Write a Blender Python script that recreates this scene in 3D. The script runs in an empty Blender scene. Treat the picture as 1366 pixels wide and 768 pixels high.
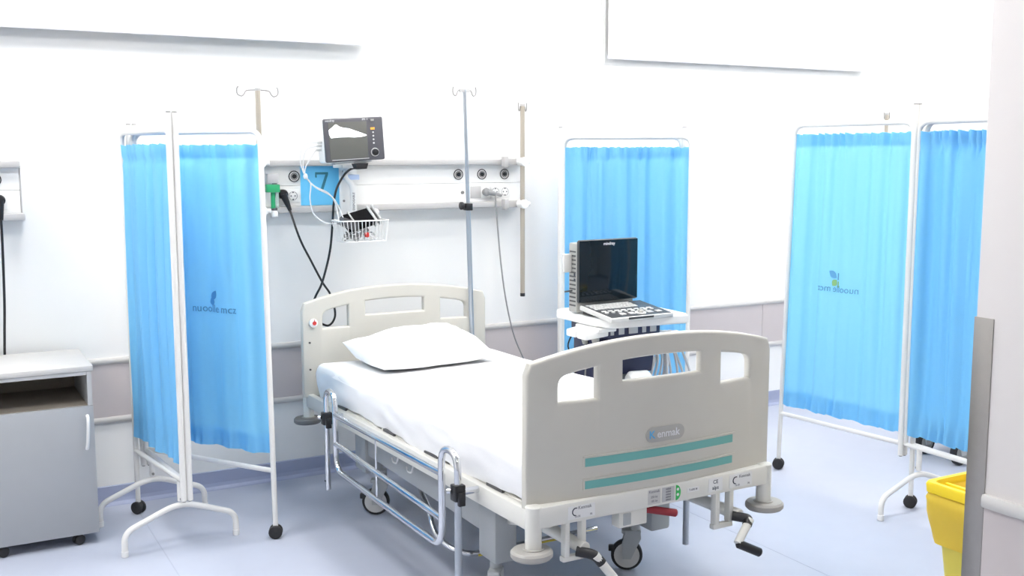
import bpy, bmesh, math, random
from mathutils import Vector, Matrix
random.seed(7)
S = bpy.context.scene
COL = S.collection
PI = math.pi

# ------------------------------------------------------------------ camera
HC = 1.62
F_PX = 1418.6
PITCH, YAW, ROLL = math.radians(7.087), math.radians(29.13), math.radians(-0.109)
CAM_Y = -5.1314
fw = Vector((math.sin(YAW)*math.cos(PITCH), math.cos(YAW)*math.cos(PITCH), -math.sin(PITCH)))
rt0 = Vector((math.cos(YAW), -math.sin(YAW), 0))
up0 = rt0.cross(fw)
rt = math.cos(ROLL)*rt0 + math.sin(ROLL)*up0
up = -math.sin(ROLL)*rt0 + math.cos(ROLL)*up0
cd = bpy.data.cameras.new('camera')
cd.sensor_width = 36.0
cd.lens = F_PX/1366*36
cam = bpy.data.objects.new('camera', cd)
COL.objects.link(cam)
M = Matrix((rt, up, -fw)).transposed().to_4x4()
M.translation = Vector((0, CAM_Y, HC))
cam.matrix_world = M
S.camera = cam

# ------------------------------------------------------------------ world, exposure
W = bpy.data.worlds.new('world'); S.world = W; W.use_nodes = True
W.node_tree.nodes['Background'].inputs[0].default_value = (0.85, 0.92, 1, 1)
W.node_tree.nodes['Background'].inputs[1].default_value = 1.0
S.view_settings.view_transform = 'Standard'
S.view_settings.look = 'None'
S.view_settings.exposure = 0.46
S.view_settings.gamma = 1.0
S.view_settings.use_curve_mapping = False
LAMP = 17.0          # emission strength of the ceiling light panels

# ------------------------------------------------------------------ materials
def srgb(r, g, b):
    f = lambda c: (c/255/12.92) if c/255 <= .04045 else ((c/255+.055)/1.055)**2.4
    return (f(r), f(g), f(b), 1)

def mat(name, col, rough=.5, metal=0., var=.04, scale=18., bump=0., spec=.5, emit=0., alpha=1., trans=0.):
    m = bpy.data.materials.new(name); m.use_nodes = True
    nt = m.node_tree; n = nt.nodes; b = n['Principled BSDF']
    tc = n.new('ShaderNodeTexCoord')
    nz = n.new('ShaderNodeTexNoise'); nz.inputs['Scale'].default_value = scale; nz.inputs['Detail'].default_value = 4
    nt.links.new(tc.outputs['Object'], nz.inputs['Vector'])
    mx = n.new('ShaderNodeMix'); mx.data_type = 'RGBA'
    mx.inputs[6].default_value = tuple(c*(1-var) for c in col[:3])+(1,)
    mx.inputs[7].default_value = tuple(min(1, c*(1+var)) for c in col[:3])+(1,)
    nt.links.new(nz.outputs['Fac'], mx.inputs[0])
    nt.links.new(mx.outputs[2], b.inputs['Base Color'])
    b.inputs['Roughness'].default_value = rough
    b.inputs['Metallic'].default_value = metal
    b.inputs['Specular IOR Level'].default_value = spec
    if trans: b.inputs['Transmission Weight'].default_value = trans
    if alpha < 1: b.inputs['Alpha'].default_value = alpha
    if emit:
        nt.links.new(mx.outputs[2], b.inputs['Emission Color']); b.inputs['Emission Strength'].default_value = emit
    if bump:
        bp = n.new('ShaderNodeBump'); bp.inputs['Strength'].default_value = bump; bp.inputs['Distance'].default_value = .002
        nt.links.new(nz.outputs['Fac'], bp.inputs['Height']); nt.links.new(bp.outputs[0], b.inputs['Normal'])
    return m

def cloth_mat(name, col, trans=.35, rough=.55, sheen=0.):
    m = bpy.data.materials.new(name); m.use_nodes = True
    nt = m.node_tree; n = nt.nodes; b = n['Principled BSDF']; out = n['Material Output']
    tc = n.new('ShaderNodeTexCoord'); nz = n.new('ShaderNodeTexNoise'); nz.inputs['Scale'].default_value = 60
    nt.links.new(tc.outputs['Object'], nz.inputs['Vector'])
    mx = n.new('ShaderNodeMix'); mx.data_type = 'RGBA'
    mx.inputs[6].default_value = tuple(c*.97 for c in col[:3])+(1,); mx.inputs[7].default_value = col
    nt.links.new(nz.outputs['Fac'], mx.inputs[0]); nt.links.new(mx.outputs[2], b.inputs['Base Color'])
    b.inputs['Roughness'].default_value = rough
    b.inputs['Specular IOR Level'].default_value = .3
    t = n.new('ShaderNodeBsdfTranslucent'); nt.links.new(mx.outputs[2], t.inputs[0])
    ms = n.new('ShaderNodeMixShader'); ms.inputs[0].default_value = trans
    nt.links.new(b.outputs[0], ms.inputs[1]); nt.links.new(t.outputs[0], ms.inputs[2]); nt.links.new(ms.outputs[0], out.inputs[0])
    return m

def floor_mat():
    m = bpy.data.materials.new('vinyl_floor'); m.use_nodes = True
    nt = m.node_tree; n = nt.nodes; b = n['Principled BSDF']
    tc = n.new('ShaderNodeTexCoord')
    nz = n.new('ShaderNodeTexNoise'); nz.inputs['Scale'].default_value = 9; nz.inputs['Detail'].default_value = 8
    nt.links.new(tc.outputs['Object'], nz.inputs['Vector'])
    nz2 = n.new('ShaderNodeTexNoise'); nz2.inputs['Scale'].default_value = .9; nz2.inputs['Detail'].default_value = 3
    nt.links.new(tc.outputs['Object'], nz2.inputs['Vector'])
    ad = n.new('ShaderNodeMath'); ad.operation = 'ADD'
    nt.links.new(nz.outputs['Fac'], ad.inputs[0]); nt.links.new(nz2.outputs['Fac'], ad.inputs[1])
    hf = n.new('ShaderNodeMath'); hf.operation = 'MULTIPLY'; hf.inputs[1].default_value = .5
    nt.links.new(ad.outputs[0], hf.inputs[0])
    mx = n.new('ShaderNodeMix'); mx.data_type = 'RGBA'
    mx.inputs[6].default_value = (.43, .465, .565, 1); mx.inputs[7].default_value = (.50, .535, .635, 1)
    nt.links.new(hf.outputs[0], mx.inputs[0])
    nt.links.new(mx.outputs[2], b.inputs['Base Color'])
    b.inputs['Roughness'].default_value = .42; b.inputs['Specular IOR Level'].default_value = .4
    return m

MT = {}
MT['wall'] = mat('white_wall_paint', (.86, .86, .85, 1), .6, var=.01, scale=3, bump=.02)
MT['wall_shaded'] = mat('partition_shaded_paint', (.71, .675, .665, 1), .6, var=.01, scale=3)  # wall paint toned down to pinkish cream: the partition's shade is in the colour
MT['ceiling'] = mat('ceiling_paint', (.85, .85, .85, 1), .8, var=.01)
MT['floor'] = floor_mat()
MT['base'] = mat('blue_cove_vinyl', (.36, .40, .56, 1), .45, var=.04)
MT['band'] = mat('beige_wall_guard', (.56, .51, .51, 1), .5, var=.02)
MT['rail'] = mat('wall_rail_vinyl', (.60, .585, .57, 1), .45, var=.02)
MT['seam'] = mat('vinyl_weld_seam', (.42, .45, .55, 1), .5)
MT['steel'] = mat('brushed_steel', (.36, .34, .32, 1), .38, metal=.85, var=.05, scale=40)
MT['chrome'] = mat('chrome', (.74, .75, .77, 1), .13, metal=1, var=.01)
MT['alu'] = mat('champagne_aluminium', (.46, .41, .34, 1), .4, metal=.4, var=.03)
MT['alu2'] = mat('grey_aluminium_pole', (.46, .49, .53, 1), .3, metal=.8, var=.03)
MT['hook'] = mat('hook_metal', (.30, .29, .28, 1), .35, metal=.4, var=.03)
MT['white_paint'] = mat('white_powder_coat', (.80, .79, .765, 1), .35, var=.015)
MT['white_plastic'] = mat('white_plastic', (.82, .82, .81, 1), .35, var=.01)
MT['bed_white'] = mat('bed_frame_enamel', (.76, .75, .70, 1), .35, var=.015)
MT['bed_panel'] = mat('bed_panel_plastic', (.60, .58, .525, 1), .42, var=.015)
MT['bed_grey'] = mat('bed_chassis_grey', (.42, .44, .45, 1), .4, var=.02)
MT['disc'] = mat('bumper_rubber_grey', (.40, .385, .36, 1), .5, var=.03)
MT['disc_dark'] = mat('bumper_rubber_dark', (.20, .20, .20, 1), .5, var=.03)
MT['teal'] = mat('teal_strip', (.17, .46, .43, 1), .4, var=.03)
MT['badge'] = mat('badge_grey', (.42, .41, .39, 1), .4, var=.02)
MT['badge_text'] = mat('badge_letter_white', (.78, .78, .80, 1), .4, var=0)
MT['badge_blue'] = mat('badge_letter_blue', (.10, .42, .72, 1), .4, var=0)
MT['black'] = mat('black_plastic', (.012, .012, .014, 1), .35, var=.1)
MT['rubber'] = mat('black_rubber', (.02, .02, .022, 1), .6, var=.1)
MT['dark'] = mat('dark_grey_plastic', (.07, .07, .075, 1), .45, var=.05)
MT['bezel'] = mat('monitor_bezel_grey', (.085, .083, .095, 1), .4, var=.03)
MT['screen_off'] = mat('monitor_glass_grey', (.125, .125, .115, 1), .12, var=.02)
MT['screen_img'] = mat('monitor_screen_white', (.95, .96, 1, 1), .2, var=0, emit=.9)
MT['us_screen'] = mat('ultrasound_glass', (.004, .010, .016, 1), .08, var=.02, spec=.35)
MT['us_grey'] = mat('ultrasound_grey', (.36, .36, .34, 1), .4, var=.02)
MT['us_light'] = mat('ultrasound_light_grey', (.58, .58, .57, 1), .4, var=.02)
MT['us_dark'] = mat('keyboard_plate_dark', (.05, .055, .06, 1), .4, var=.05)
MT['navy'] = mat('navy_cart_plastic', (.028, .032, .075, 1), .45, var=.05)
MT['orange'] = mat('orange_button', (.9, .36, .06, 1), .4, var=0, emit=.25)
MT['red'] = mat('red_plastic', (.55, .03, .025, 1), .4, var=.04)
MT['darkred'] = mat('dark_red_grip', (.28, .02, .03, 1), .45, var=.05)
MT['green'] = mat('green_plastic', (.02, .33, .13, 1), .35, var=.04)
MT['green_ink'] = mat('green_sticker', (.05, .50, .12, 1), .5, var=.02)
MT['ink'] = mat('dark_print_ink', (.03, .04, .06, 1), .6, var=0)
MT['grey_ink'] = mat('grey_print_ink', (.25, .25, .27, 1), .6, var=0)
MT['hw_white'] = mat('headwall_white', (.84, .835, .82, 1), .4, var=.008)
MT['hw_trunk'] = mat('headwall_trunking', (.47, .46, .455, 1), .4, var=.015)
MT['hw_blue'] = mat('headwall_blue_panel', (.15, .58, .92, 1), .4, var=.02)
MT['seven'] = mat('number_teal', (.04, .20, .28, 1), .45, var=.02)
MT['clear'] = mat('clear_tube', (.80, .95, .90, 1), .1, var=0, trans=.8)
MT['cab'] = mat('cabinet_grey_laminate', (.385, .40, .42, 1), .5, var=.02)
MT['cab_edge'] = mat('cabinet_edge_grey', (.52, .525, .53, 1), .5, var=.02)
MT['cab_in'] = mat('cabinet_inside_laminate', (.33, .29, .24, 1), .6, var=.04)
MT['cab_top'] = mat('cabinet_top_laminate', (.60, .59, .575, 1), .5, var=.02)
MT['curtain'] = cloth_mat('blue_nylon_curtain', (.27, .685, 1.0, 1), .32, .5)
MT['logo_blue'] = mat('logo_faded_blue', (.11, .36, .66, 1), .6, var=.05)
MT['logo_green'] = mat('logo_green', (.24, .48, .20, 1), .6, var=.05)
MT['logo_ink'] = mat('logo_ink_grey_blue', (.09, .30, .55, 1), .6, var=.05)
MT['sheet'] = mat('white_cotton_sheet', (.88, .88, .89, 1), .85, var=.01, scale=90, bump=.12, spec=.1)
MT['blind'] = cloth_mat('roller_blind_fabric', (.88, .87, .84, 1), .12, .8)
MT['blind_bar'] = mat('roller_blind_bar', (.78, .78, .82, 1), .5, var=.02)
MT['yellow'] = mat('yellow_bin_plastic', (.95, .70, .03, 1), .4, var=.04)
MT['yellow_bag'] = cloth_mat('yellow_bin_liner', (1.0, .74, .10, 1), .25, .3)
MT['yellow_body'] = mat('yellow_bin_body', (.86, .72, .10, 1), .4, var=.05)
MT['cable_white'] = mat('white_cable', (.62, .62, .63, 1), .45, var=.02)
MT['cable_grey'] = mat('grey_cable', (.28, .28, .28, 1), .5, var=.03)
MT['pale_blue'] = mat('pale_blue_plastic', (.50, .62, .85, 1), .4, var=.03)
MT['lamp'] = mat('light_diffuser', (1, .985, .96, 1), .5, var=0, emit=LAMP)
MT['pouch'] = mat('black_cuff_fabric', (.006, .006, .007, 1), .9, var=.1, spec=.1)
MT['silver_cuff'] = mat('grey_cuff_edging', (.40, .41, .41, 1), .4, var=.05)

# ------------------------------------------------------------------ mesh helpers
ORG = {}
def tag(o, label=None, cat=None, group=None, kind=None):
    if label: o['label'] = label
    if cat: o['category'] = cat
    if group: o['group'] = group
    if kind: o['kind'] = kind
    return o

def thing(name, loc, label, cat, group=None):
    o = bpy.data.objects.new(name, None); COL.objects.link(o)
    o.empty_display_size = .1
    o.location = loc; ORG[o.name] = Vector(loc)
    return tag(o, label, cat, group)

def fillet(pts, r, n=6, cyc=False):
    pts = [Vector(p) for p in pts]; out = []
    N = len(pts)
    for i, p in enumerate(pts):
        if not cyc and i in (0, N-1): out.append(p); continue
        a, b = pts[i-1], pts[(i+1) % N]
        da, db = (a-p), (b-p)
        rr = min(r, da.length*.49, db.length*.49)
        if rr < 1e-5 or da.normalized().dot(db.normalized()) < -.9999: out.append(p); continue
        p0 = p+da.normalized()*rr; p1 = p+db.normalized()*rr
        for k in range(n+1):
            t = k/n
            out.append(p0*(1-t)**2 + p*2*t*(1-t) + p1*t*t)
    return out

def spline(pts, n=8):
    pts = [Vector(p) for p in pts]; out = []
    P = [pts[0]*2-pts[1]]+pts+[pts[-1]*2-pts[-2]]
    for i in range(1, len(P)-2):
        a, b, c, d = P[i-1:i+3]
        for k in range(n):
            t = k/n
            out.append(.5*((2*b)+(c-a)*t+(2*a-5*b+4*c-d)*t*t+(3*b-a-3*c+d)*t**3))
    out.append(pts[-1]); return out

class MB:
    def __init__(s): s.bm = bmesh.new()
    def box(s, x0, x1, y0, y1, z0, z1, bev=0., seg=2, M=None):
        r = bmesh.ops.create_cube(s.bm, size=1)
        vs = r['verts']
        for v in vs:
            v.co = Vector(((x0+x1)/2+v.co.x*(x1-x0), (y0+y1)/2+v.co.y*(y1-y0), (z0+z1)/2+v.co.z*(z1-z0)))
        if bev:
            es = list({e for v in vs for e in v.link_edges})
            rb = bmesh.ops.bevel(s.bm, geom=es, offset=bev, segments=seg, affect='EDGES', profile=.5)
            vs = list({v for f in rb['faces'] for v in f.verts} | {v for v in vs if v.is_valid})
        if M is not None:
            for v in vs: v.co = M @ v.co
        return s
    def tube(s, pts, r, seg=10, cyc=False, caps=True, rads=None):
        pts = [Vector(p) for p in pts]; N = len(pts)
        T = []
        for i in range(N):
            if cyc: t = pts[(i+1) % N]-pts[i-1]
            else: t = pts[min(i+1, N-1)]-pts[max(i-1, 0)]
            T.append(t.normalized() if t.length > 1e-9 else Vector((0, 0, 1)))
        u = T[0].orthogonal().normalized(); rings = []
        for i in range(N):
            if i:
                ax = T[i-1].cross(T[i])
                if ax.length > 1e-7:
                    u = Matrix.Rotation(T[i-1].angle(T[i]), 3, ax.normalized()) @ u
            u = (u - T[i]*u.dot(T[i])).normalized(); w = T[i].cross(u)
            rr = rads[i] if rads else r
            rings.append([s.bm.verts.new(pts[i]+(u*math.cos(2*PI*k/seg)+w*math.sin(2*PI*k/seg))*rr) for k in range(seg)])
        for i in range(N if cyc else N-1):
            a, b = rings[i], rings[(i+1) % N]
            for k in range(seg):
                s.bm.faces.new((a[k], a[(k+1) % seg], b[(k+1) % seg], b[k]))
        if caps and not cyc:
            s.bm.faces.new(rings[0][::-1]); s.bm.faces.new(rings[-1])
        return s
    def cyl(s, p0, p1, r, seg=20, bev=0.):
        p0, p1 = Vector(p0), Vector(p1)
        if bev:
            d = (p1-p0).normalized()
            return s.tube([p0, p0+d*1e-4, p0+d*bev, p1-d*bev, p1-d*1e-4, p1], r, seg, rads=[r-bev, r-bev*.9, r, r, r-bev*.9, r-bev])
        return s.tube([p0, p1], r, seg)
    def ring(s, c, ax, R, r, seg=24, rs=8):
        ax = Vector(ax).normalized(); u = ax.orthogonal().normalized(); w = ax.cross(u); c = Vector(c)
        return s.tube([c+(u*math.cos(2*PI*k/seg)+w*math.sin(2*PI*k/seg))*R for k in range(seg)], r, rs, cyc=True)
    def ball(s, c, r, sx=1, sy=1, sz=1, seg=16):
        res = bmesh.ops.create_uvsphere(s.bm, u_segments=seg, v_segments=seg//2, radius=r)
        for v in res['verts']: v.co = Vector(c)+Vector((v.co.x*sx, v.co.y*sy, v.co.z*sz))
        return s
    def grid(s, fn, nu, nv):
        g = [[s.bm.verts.new(fn(i/nu, j/nv)) for i in range(nu+1)] for j in range(nv+1)]
        for j in range(nv):
            for i in range(nu):
                s.bm.faces.new((g[j][i], g[j][i+1], g[j+1][i+1], g[j+1][i]))
        return s
    def prism(s, poly, y0, y1, axis='y'):
        """poly: list of (a,b); extruded along axis"""
        def P(a, b, t): return (a, t, b) if axis == 'y' else ((t, a, b) if axis == 'x' else (a, b, t))
        A = [s.bm.verts.new(P(a, b, y0)) for a, b in poly]; B = [s.bm.verts.new(P(a, b, y1)) for a, b in poly]
        n = len(poly)
        s.bm.faces.new(A[::-1]); s.bm.faces.new(B)
        for i in range(n): s.bm.faces.new((A[i], A[(i+1) % n], B[(i+1) % n], B[i]))
        return s
    def add_mesh(s, me, fn=None):
        n0 = len(s.bm.verts); s.bm.from_mesh(me); s.bm.verts.ensure_lookup_table()
        if fn:
            for v in s.bm.verts[n0:]: v.co = Vector(fn(v.co))
        return s
    def xf(s, fn):
        for v in s.bm.verts: v.co = Vector(fn(v.co))
        return s
    def build(s, name, m, parent=None, smooth=40, origin=None):
        bmesh.ops.recalc_face_normals(s.bm, faces=s.bm.faces)
        if parent is not None: o0 = ORG[parent.name]
        elif origin is not None: o0 = Vector(origin)
        else:
            lo = Vector((min(v.co[i] for v in s.bm.verts) for i in range(3))); hi = Vector((max(v.co[i] for v in s.bm.verts) for i in range(3)))
            o0 = Vector(((lo.x+hi.x)/2, (lo.y+hi.y)/2, lo.z))
        for v in s.bm.verts: v.co -= o0
        if smooth:
            for f in s.bm.faces: f.smooth = True
            ca = math.radians(smooth)
            for e in s.bm.edges:
                if len(e.link_faces) == 2 and e.calc_face_angle(0) > ca: e.smooth = False
        me = bpy.data.meshes.new(name); s.bm.to_mesh(me); s.bm.free()
        me.materials.append(MT[m] if isinstance(m, str) else m)
        o = bpy.data.objects.new(name, me); COL.objects.link(o)
        if parent is not None: o.parent = parent
        else: o.location = o0
        ORG[o.name] = o0
        return o

def curve_mesh(loops, ext, bev, res=3):
    cu = bpy.data.curves.new('tmp', 'CURVE'); cu.dimensions = '2D'; cu.fill_mode = 'BOTH'
    cu.extrude = max(ext-bev, 1e-5); cu.bevel_depth = bev; cu.bevel_resolution = res
    for L in loops:
        sp = cu.splines.new('POLY'); sp.points.add(len(L)-1)
        for p, q in zip(sp.points, L): p.co = (q[0], q[1], 0, 1)
        sp.use_cyclic_u = True
    ob = bpy.data.objects.new('tmp', cu); COL.objects.link(ob)
    me = bpy.data.meshes.new_from_object(ob.evaluated_get(bpy.context.evaluated_depsgraph_get()))
    bpy.data.objects.remove(ob); bpy.data.curves.remove(cu)
    bm = bmesh.new(); bm.from_mesh(me); bmesh.ops.remove_doubles(bm, verts=bm.verts, dist=1e-5); bm.to_mesh(me); bm.free()
    return me

def text_mesh(t, size, ext=.0004, bold=0.):
    cu = bpy.data.curves.new('tmp', 'FONT'); cu.body = t; cu.size = size; cu.extrude = ext; cu.align_x = 'CENTER'; cu.align_y = 'CENTER'
    cu.offset = bold; cu.resolution_u = 3
    ob = bpy.data.objects.new('tmp', cu); COL.objects.link(ob)
    me = bpy.data.meshes.new_from_object(ob.evaluated_get(bpy.context.evaluated_depsgraph_get()))
    bpy.data.objects.remove(ob); bpy.data.curves.remove(cu)
    return me

def wall_text(parent, t, c, size, m, name='lettering', bold=0., ext=.0004):
    """upright text facing -y"""
    me = text_mesh(t, size, ext, bold)
    return MB().add_mesh(me, lambda v: (c[0]+v.x, c[1]-v.z, c[2]+v.y)).build(name, m, parent, smooth=0)

def struct(o): o['kind'] = 'structure'; return o

# ------------------------------------------------------------------ room
XL, XR, YR, ZC = -2.6, 6.15, -7.2, 3.0
struct(MB().box(XL-.1, XR+.1, YR-.1, .1, -.12, 0).build('floor', 'floor', smooth=0))
struct(MB().box(XL-.1, XR+.1, YR-.1, .1, ZC, ZC+.12).build('ceiling', 'ceiling', smooth=0))
struct(MB().box(XL-.1, XR+.1, 0, .1, 0, ZC).build('wall_back', 'wall', smooth=0))
struct(MB().box(XR, XR+.1, YR, 0, 0, ZC).build('wall_right', 'wall', smooth=0))
struct(MB().box(XL-.1, XL, YR, 0, 0, ZC).build('wall_left', 'wall', smooth=0))
struct(MB().box(XL-.1, XR+.1, YR-.1, YR, 0, ZC).build('wall_rear', 'wall', smooth=0))
PX, PY = 2.528, -3.222
struct(MB().box(PX, PX+.15, YR, PY, 0, ZC, .006).build('wall_partition', 'wall_shaded'))
# floor seams as thin weld beads
fl = bpy.data.objects['floor']
for x in (-1.3, .8, 3.0, 5.1):
    MB().box(x-.002, x+.002, YR+.02, -.02, 0, .0006).build('weld_seam', 'seam', fl, smooth=0)
# skirting, coved
def skirting(name, p0, p1, inward):
    prof = [(0, .0), (.03, .0), (.018, .004), (.008, .014), (.004, .03), (.004, .088), (0, .092)]
    b = MB(); p0, p1, inward = Vector(p0), Vector(p1), Vector(inward)
    A = [b.bm.verts.new(p0+inward*a+Vector((0, 0, z+.0005))) for a, z in prof]; B = [b.bm.verts.new(p1+inward*a+Vector((0, 0, z+.0005))) for a, z in prof]
    n = len(prof); b.bm.faces.new(A[::-1]); b.bm.faces.new(B)
    for i in range(n): b.bm.faces.new((A[i], A[(i+1) % n], B[(i+1) % n], B[i]))
    return struct(b.build(name, 'base', smooth=0))
skirting('baseboard_back', (XL, 0, 0), (XR, 0, 0), (0, -1, 0))
skirting('baseboard_right', (XR, 0, 0), (XR, YR, 0), (-1, 0, 0))
skirting('baseboard_partition', (PX, PY-.0, 0), (PX, YR, 0), (-1, 0, 0))
# protective band between two rails on the back wall
n_tr = [0]
def trim(b, m):
    n_tr[0] += 1
    return struct(b.build('trim_%d' % n_tr[0], m))
def rail_profile(b, x0, x1, z0, z1, d=.016):
    b.prism([(-.0, z0), (-d*.6, z0), (-d, z0+.008), (-d, z1-.008), (-d*.6, z1), (0, z1)], x0, x1, 'x')
    return b
trim(rail_profile(MB(), XL, XR, .669, .698), 'rail')
trim(rail_profile(MB(), XL, XR, .392, .421), 'rail')
edges = [XL, -.1, 2.3, 4.7, XR]
band = struct(MB().box(XL, XR, -.003, 0, .42, .67).build('trim_3', 'band', smooth=0)); n_tr[0] = 3
for a, c in zip(edges[:-1], edges[1:]):
    MB().box(a+.0012, c-.0012, -.006, -.003, .4215, .6685).build('panel', 'band', band, smooth=0)
# the same on the partition
trim(MB().prism([(-.0, .655), (-.014, .655), (-.018, .662), (-.018, .684), (-.014, .691), (0, .691)], YR, PY-.06, 'y').xf(lambda v: (PX+v.x, v.y, v.z)), 'rail')
trim(MB().box(PX-.004, PX, YR, PY-.06, .40, .655), 'band')
g = MB(); g.box(PX-.003, PX, PY-.058, PY+.003, .10, 1.178, .001); g.box(PX, PX+.058, PY, PY+.003, .10, 1.178, .001)
trim(g, 'steel')

# ------------------------------------------------------------------ ceiling lights
def ceiling_light(x, y, where):
    t = thing('ceiling_light', (x, y, ZC-.03), 'square ceiling light panel ' + where, 'light', 'ceiling light panels')
    b = MB()
    for a in (-1, 1):
        b.box(x+a*.30-.015, x+a*.30+.015, y-.315, y+.315, ZC-.03, ZC-.0005); b.box(x-.285, x+.285, y+a*.30-.015, y+a*.30+.015, ZC-.03, ZC-.0005)
    b.build('frame', 'white_paint', t, smooth=0)
    MB().box(x-.285, x+.285, y-.285, y+.285, ZC-.022, ZC-.014).build('diffuser', 'lamp', t, smooth=0)
for i, x in enumerate((-1.2, .5, 2.2, 3.9, 5.4)):
    for j, y in enumerate((-.85, -2.3, -5.2)):
        if j == 2 and i % 2 == 0: continue
        ceiling_light(x, y, 'in row %s from the back wall, column %s from the left' % (('one', 'two', 'three', 'four')[j], ('one', 'two', 'three', 'four', 'five')[i]))

# ------------------------------------------------------------------ roller blinds
def blind(x0, x1, chain_x, label, y=-.06):
    t = thing('roller_blind', ((x0+x1)/2, y, 2.165), label, 'blind', 'roller blinds high on the back wall')
    MB().box(x0, x1, y-.001, y+.001, 2.18, 2.90).build('fabric', 'blind', t, smooth=0)
    MB().box(x0-.002, x1+.002, y-.008, y+.008, 2.163, 2.188, .004).build('bottom_bar', 'blind_bar', t)
    MB().cyl((x0-.01, -.045, 2.93), (x1+.01, -.045, 2.93), .03).build('roller_tube', 'white_plastic', t)
    for x in (x0-.015, x1+.015):
        MB().box(x-.004, x+.004, -.09, 0, 2.88, 2.98).build('bracket', 'white_plastic', t, smooth=0)
    MB().tube(fillet([(chain_x, y+.004, 2.90), (chain_x, y+.004, 2.14), (chain_x, y+.02, 2.14), (chain_x, y+.02, 2.90)], .01), .0025, 6).build('bead_chain', 'white_plastic', t)
blind(.0, 2.016, -.02, 'wide white roller blind above the bed head with the 7 panel, far left', -.075)
blind(3.467, 5.506, 3.445, 'white roller blind hanging above the screen behind the ultrasound, right', -.035)

# ------------------------------------------------------------------ headwall units
def headwall(x0, x1, label, full=True):
    t = thing('headwall_unit', ((x0+x1)/2, 0, 1.345), label, 'medical panel', 'bed head service units')
    MB().box(x0, x1, -.05, 0, 1.477, 1.572, .001).build('upper_panel', 'hw_white', t, smooth=0)
    MB().box(x0, x1, -.05, 0, 1.378, 1.4755, .001).build('lower_panel', 'hw_white', t, smooth=0)
    MB().box(x0-.004, x1+.004, -.09, 0, 1.572, 1.602, .006).build('top_trunking', 'hw_trunk', t)
    MB().box(x0-.004, x1+.012, -.095, 0, 1.346, 1.378, .006).build('bottom_trunking', 'hw_trunk', t)
    for x in (x0-.006, x1+.001):
        MB().box(x, x+.005, -.052, 0, 1.378, 1.572).build('end_cap', 'hw_trunk', t, smooth=0)
    return t
def gas_outlet(t, x, z):
    o = MB().cyl((x, -.05, z), (x, -.056, z), .0285, 28).build('gas_outlet', 'white_plastic', t)
    ORG[o.name] = ORG[t.name]
    MB().ring((x, -.056, z), (0, 1, 0), .0255, .0028, 28, 6).build('ring', 'black', o)
    MB().cyl((x, -.056, z), (x, -.061, z), .0115, 16).build('port', 'black', o)
    MB().ring((x, -.058, z), (0, 1, 0), .016, .003, 20, 6).build('collar', 'hook', o)
def socket(t, x, z):
    o = MB().box(x-.032, x+.032, -.054, -.05, z-.032, z+.032, .0015).build('power_socket', 'white_plastic', t); ORG[o.name] = ORG[t.name]
    MB().ring((x, -.0545, z), (0, 1, 0), .021, .0012, 24, 6).build('recess_ring', 'grey_ink', o)
    for dx, dz, r in ((-.010, 0, .0035), (.010, 0, .0035), (0, .018, .004), (0, -.018, .004)):
        MB().cyl((x+dx, -.054, z+dz), (x+dx, -.0548, z+dz), r, 8).build('contact_hole', 'ink', o)
hw = headwall(1.40, 2.885, 'long white bed head unit with a blue panel numbered 7')
MB().box(1.645, 1.852, -.0535, -.05, 1.379, 1.571, .0005).build('number_panel', 'hw_blue', hw, smooth=0)
# numeral 7 as slim strokes
b = MB()
b.prism([(1.720, 1.541), (1.786, 1.541), (1.786, 1.530), (1.720, 1.530)], -.0545, -.0535)
b.prism([(1.786, 1.5299), (1.757, 1.446), (1.742, 1.446), (1.772, 1.5299)], -.0545, -.0535)
b.prism([(1.720, 1.5299), (1.727, 1.5299), (1.727, 1.515), (1.720, 1.515)], -.0545, -.0535)
b.build('numeral', 'seven', hw, smooth=0)
for x in (1.612, 2.505, 2.645, 2.783): gas_outlet(hw, x, 1.522)
for x in (1.605, 2.672, 2.728, 2.787): socket(hw, x, 1.427)
MB().box(2.578, 2.642, -.054, -.05, 1.395, 1.459, .0015).build('blank_plate', 'hw_trunk', hw)
MB().cyl((2.53, -.05, 1.427), (2.53, -.058, 1.427), .009, 14).build('earth_stud', 'hook', hw)
hw6 = headwall(-.35, .39, 'short end of the white bed head unit at the left frame edge above the cabinet')
gas_outlet(hw6, .292, 1.522); socket(hw6, .305, 1.427)
hw8 = headwall(5.12, 5.62, 'white bed head unit hidden behind the blue screen on the right')
gas_outlet(hw8, 5.3, 1.522); socket(hw8, 5.3, 1.427)

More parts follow.
